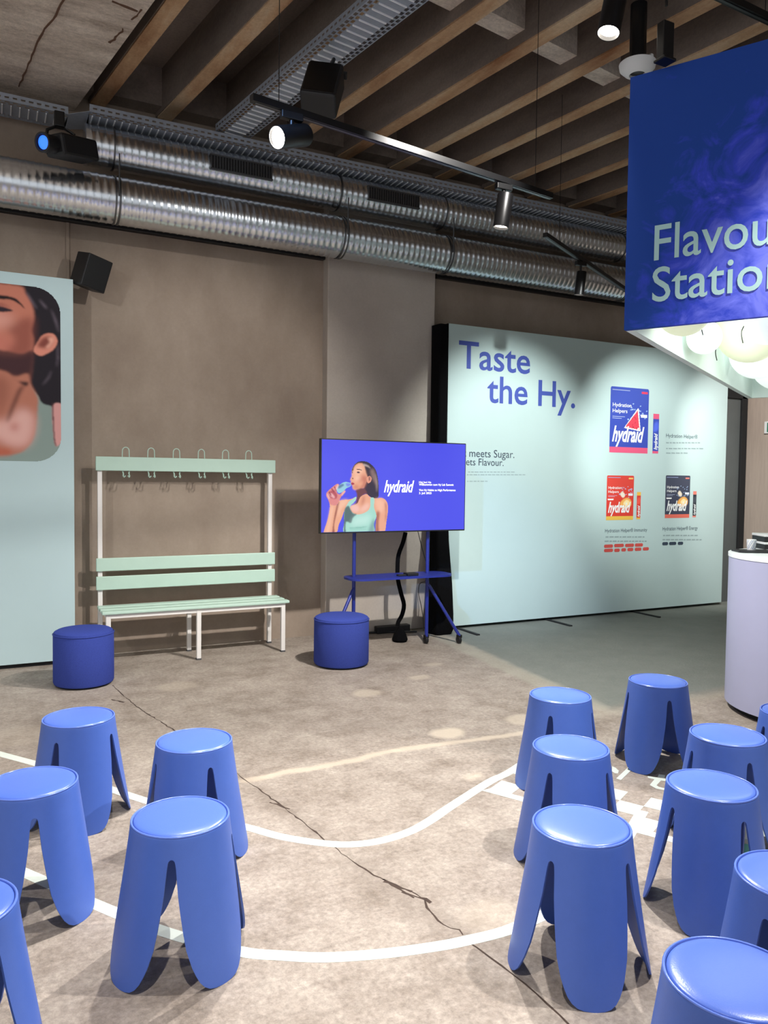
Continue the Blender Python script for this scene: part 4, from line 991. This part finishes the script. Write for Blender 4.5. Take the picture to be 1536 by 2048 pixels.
obj('side_panel', slabpoly([fd*(WID-T_)+bk*T_, fd*(WID-T_)+bk*(DEP-T_), fd*(WID-T_)+bk*(DEP-T_)+zz*HB, fd*(WID-T_)+bk*T_+zz*HB], fd, T_), M['boxside'], hb)
obj('inner_panel', slabpoly([fd*.05+bk*.05+zz*.52, fd*(WID-.05)+bk*.05+zz*.52, fd*(WID-.05)+bk*(DEP-.05)+zz*.52, fd*.05+bk*(DEP-.05)+zz*.52], (0, 0, 1), .02), M['boxside'], hb)
obj('top_panel', slabpoly([fd*.03+bk*.03+zz*(HB-.03), fd*(WID-.03)+bk*.03+zz*(HB-.03), fd*(WID-.03)+bk*(DEP-.03)+zz*(HB-.03), fd*.03+bk*(DEP-.03)+zz*(HB-.03)], (0, 0, 1), .02), M['dark'], hb)
obj('inner_lining', slabpoly([fd*(T_+.001)+bk*T_, fd*(T_+.001)+bk*DEP, fd*(T_+.001)+bk*DEP+zz*.3, fd*(T_+.001)+bk*T_+zz*.52], fd, .004), M['boxside'], hb)
# the printed letters on the front
fn = fd.cross(zz); fn = -bk
def BT(body, xl, yb, yt, xtop, wid):
    a_ = onP(xl, yb, c0, bk); t_ = onP(xtop, yt, c0, bk)
    text('sign_letters', body, a_-Vector(hb.location)-bk*.002, fd, zz, (t_.z-a_.z), M['letter'], hb, bold=.006, width=wid)
BT('Flavour', 1308, 521, 452, 1312, .545); BT('Station', 1304, 604, 537, 1306, .525)
hook = thing('ceiling_bracket', 'black steel hanger holding the blue sign box under the beams', 'bracket', tuple(onZ(1330, 110, BZ1+.02)))
obj('hanger_rod', tube([(0, 0, .2), (0, 0, ZB-BZ1)], .006, 8), M['blackmetal'], hook); obj('upright', bx(-.03, .03, -.02, .02, -.02, .13), M['blackmetal'], hook, bevel=.004); obj('foot_plate', bx(-.035, .035, -.03, .03, -.03, -.018), M['blackmetal'], hook, bevel=.003)
# lanterns inside the open bottom
def lantern(u, v, r, m, lab):
    p = Vector(hb.location)+fd*u+bk*v+Vector((0, 0, r+.015)); t = thing('paper_lantern', lab, 'lantern', p, group='round lanterns in the sign box')
    prof = [(r*math.sin(PI*i/18), -r*math.cos(PI*i/18)) for i in range(19)]; prof[0] = (0, -r); prof[-1] = (0, r)
    s = obj('shade', lathe(prof, 32), M[m], t, smooth=True)
    obj('cord', tube([(0, 0, r*.98), (0, 0, .50-r)], .003, 6), M['blackplastic'], t)
    return t
LAN = ((.17, .36, .13, 'lanterncream', 'cream lantern nearest the left corner of the blue box'), (.14, .95, .09, 'lantern', 'smallest white lantern by the side panel of the blue box'),
       (.30, 1.38, .19, 'lanterncream', 'large cream lantern in the middle of the blue box opening'), (.47, .80, .11, 'lantern', 'white lantern in front of the large cream one at the picture edge'),
       (.23, 2.15, .18, 'lantern', 'white lantern deep in the blue box behind the large cream one'), (.27, 2.9, .20, 'lantern', 'largest white lantern at the far end of the blue box'), (.75, 1.6, .2, 'lanterncream', 'cream lantern inside the blue box just beyond the picture edge'))
for a in LAN: lantern(*a)
for k, (u, v) in enumerate(((.2, .62), (.33, .95), (.10, 1.5), (.45, 1.75))):
    p = Vector(hb.location)+fd*u+bk*v
    pts = [p+Vector((0, 0, .50)), p+Vector((.02, .01, .40)), p+Vector((-.025, .0, .30)), p+Vector((.02, -.02, .20)), p+Vector((-.01, 0, .12)), p+Vector((.015, .01, .06))]
    tag(obj('loose_wire', tube(smooth_line(pts, 5), .003, 6), M['blackplastic'], None), ('thin black wire beside the lantern nearest the blue box corner', 'thin black wire to the right of the smallest white lantern', 'thin black wire by the side panel left of the large cream lantern', 'thin black wire hanging behind the large cream lantern')[k], 'wire', 'wires inside the sign box')
for k, u in enumerate((.25, .5, .75)):
    p0_ = Vector(hb.location)+fd*WID*.5*u+bk*DEP*u
    l = bpy.data.lights.new('lantern_light', 'POINT'); l.energy = 5; l.color = (.92, 1, .95); l.shadow_soft_size = .1
    o = bpy.data.objects.new('lantern_light', l); C.objects.link(o); o.location = p0_+Vector((0, 0, .06))

# white round ceiling unit beside the box
cu = thing('ceiling_fan_heater', 'white round ceiling unit tucked behind the top corner of the blue box', 'ceiling unit', tuple(onZ(1275, 128, 4.2)))
obj('bowl', lathe([(.05, -.07), (.08, -.06), (.11, -.03), (.115, 0), (.105, .0), (.07, -.04), (.05, -.05), (.05, -.07)], 32), M['white'], cu, smooth=True)
obj('bracket', bx(.085, .112, -.03, .03, -.03, .08), M['white'], cu, bevel=.008)
obj('mount', tube([(0, 0, -.05), (0, 0, .37)], .052, 16), M['blackmetal'], cu)

# ================================================================== COUNTER
cd_ = fd; c_l = onZ(1448, 1405); vr = Vector((c_l.x, c_l.y, 0)).normalized(); per = Vector((vr.y, -vr.x, 0)); RC = .55
cc = Vector((c_l.x, c_l.y, 0))+per*RC
ct = thing('counter', 'rounded white serving counter at the right edge below the blue sign box', 'counter', cc)
def stad(r, L_=1.7):
    o = []; a0 = math.atan2(cd_.y, cd_.x)
    for i in range(25): a = a0+PI/2+PI*i/24; o.append((r*math.cos(a), r*math.sin(a)))
    for i in range(25): a = a0-PI/2+PI*i/24; o.append((cd_.x*L_+r*math.cos(a), cd_.y*L_+r*math.sin(a)))
    return o
obj('plinth', prism(stad(RC-.05), 0, .05), M['dark'], ct)
obj('body', prism(stad(RC), .045, 1.03), M['counter'], ct, smooth=True)
obj('top', prism(stad(RC+.004), 1.03, 1.055), M['countertop'], ct, smooth=True, bevel=.003)
CT = 1.055
def cpos(px_, py_): return onZ(px_, py_, CT)
def at_ctr(dx, dy): return cc+Vector((dx, dy, CT))
tr0 = cpos(1506, 1104); 
tcen = Vector((tr0.x, tr0.y, CT))
tr_ = thing('serving_tray', 'thin black tray on the counter top', 'tray', tcen)
obj('tray_plate', prism(rrect(-.12, .12, -.09, .09, .03, 5), 0, .012), M['blackplastic'], tr_, bevel=.003); tr_.rotation_euler = (0, 0, R(-30))
cp = thing('striped_cup', 'small white cup with diagonal blue stripes standing on the counter', 'cup', tuple(Vector((tcen.x+.02, tcen.y+.03, CT+.012))))
obj('cup_body', lathe([(0, 0), (.026, 0), (.0275, .003), (.031, .072), (.0285, .072), (.025, .007), (0, .007)], 24), M['inkwhite'], cp, smooth=True)
M['stripe'] = mat('stripe_blue', (52, 84, 150), .6)
for k in range(7):
    bm = bmesh.new(); rows_ = []
    for i in range(9):
        u = i/8; z = .006+.062*u; r = .0281+.0031*u; a = 2*PI*k/7+u*1.1
        rows_.append((bm.verts.new((r*math.cos(a), r*math.sin(a), z)), bm.verts.new((r*math.cos(a+.42), r*math.sin(a+.42), z))))
    for a, b_ in zip(rows_, rows_[1:]): bm.faces.new((a[0], a[1], b_[1], b_[0]))
    obj('stripe', bm, M['stripe'], cp)
bs = onZ(1552, 1097, CT)
for k in range(2):
    o = thing('black_box', ('lower' if k == 0 else 'upper')+' black flat box in the pair stacked on the counter', 'box', (bs.x, bs.y, CT+k*.055), R(-28), 'black boxes on the counter')
    obj('case', bx(-.13, .13, -.10, .10, 0, .035), M['blackplastic'], o, bevel=.004); obj('lid', bx(-.132, .132, -.102, .102, .035, .052), M['white'], o, bevel=.004)
pc = cc-cd_*.25+vr*.05
cdp = thing('paper_card', 'small pink card lying flat on the counter near its rounded end', 'card', (pc.x, pc.y, CT)); obj('card', bx(-.05, .05, -.035, .035, 0, .002), mat('pink_card', (206, 150, 160), .7), cdp)

# ================================================================== FAR RIGHT: door frame and wall sign
A = nx1+.03
st = thing('steel_door', 'dark steel door standing between the mint display wall and the beige wall', 'door', (A, 6.80, 0))
obj('door_leaf', bx(0, .40, -.03, .03, .0, 2.6), M['steel'], st, bevel=.003); obj('door_jamb', bx(.40, .50, -.06, .06, 0, 2.75), M['dark'], st, bevel=.004); obj('head_jamb', bx(-.02, .5, -.06, .06, 2.6, 2.75), M['dark'], st, bevel=.004)
def onX(x, y, X): d = ray(x, y); return EYE+d*(X/d.x)
sg = onX(1534, 855, 8.74)
sgn = thing('wall_sign', 'green and white sign at the right picture edge above the counter', 'sign', (8.74, sg.y, sg.z))
obj('sign_board', bx(-.012, 0.005, -.35, .03, -.075, .075), M['white'], sgn, bevel=.002); obj('green_field', bx(-.014, -.011, -.34, -.01, -.06, .06), mat('sign_green', (40, 120, 90), .6), sgn)
rd = cpos(1526, 1042)
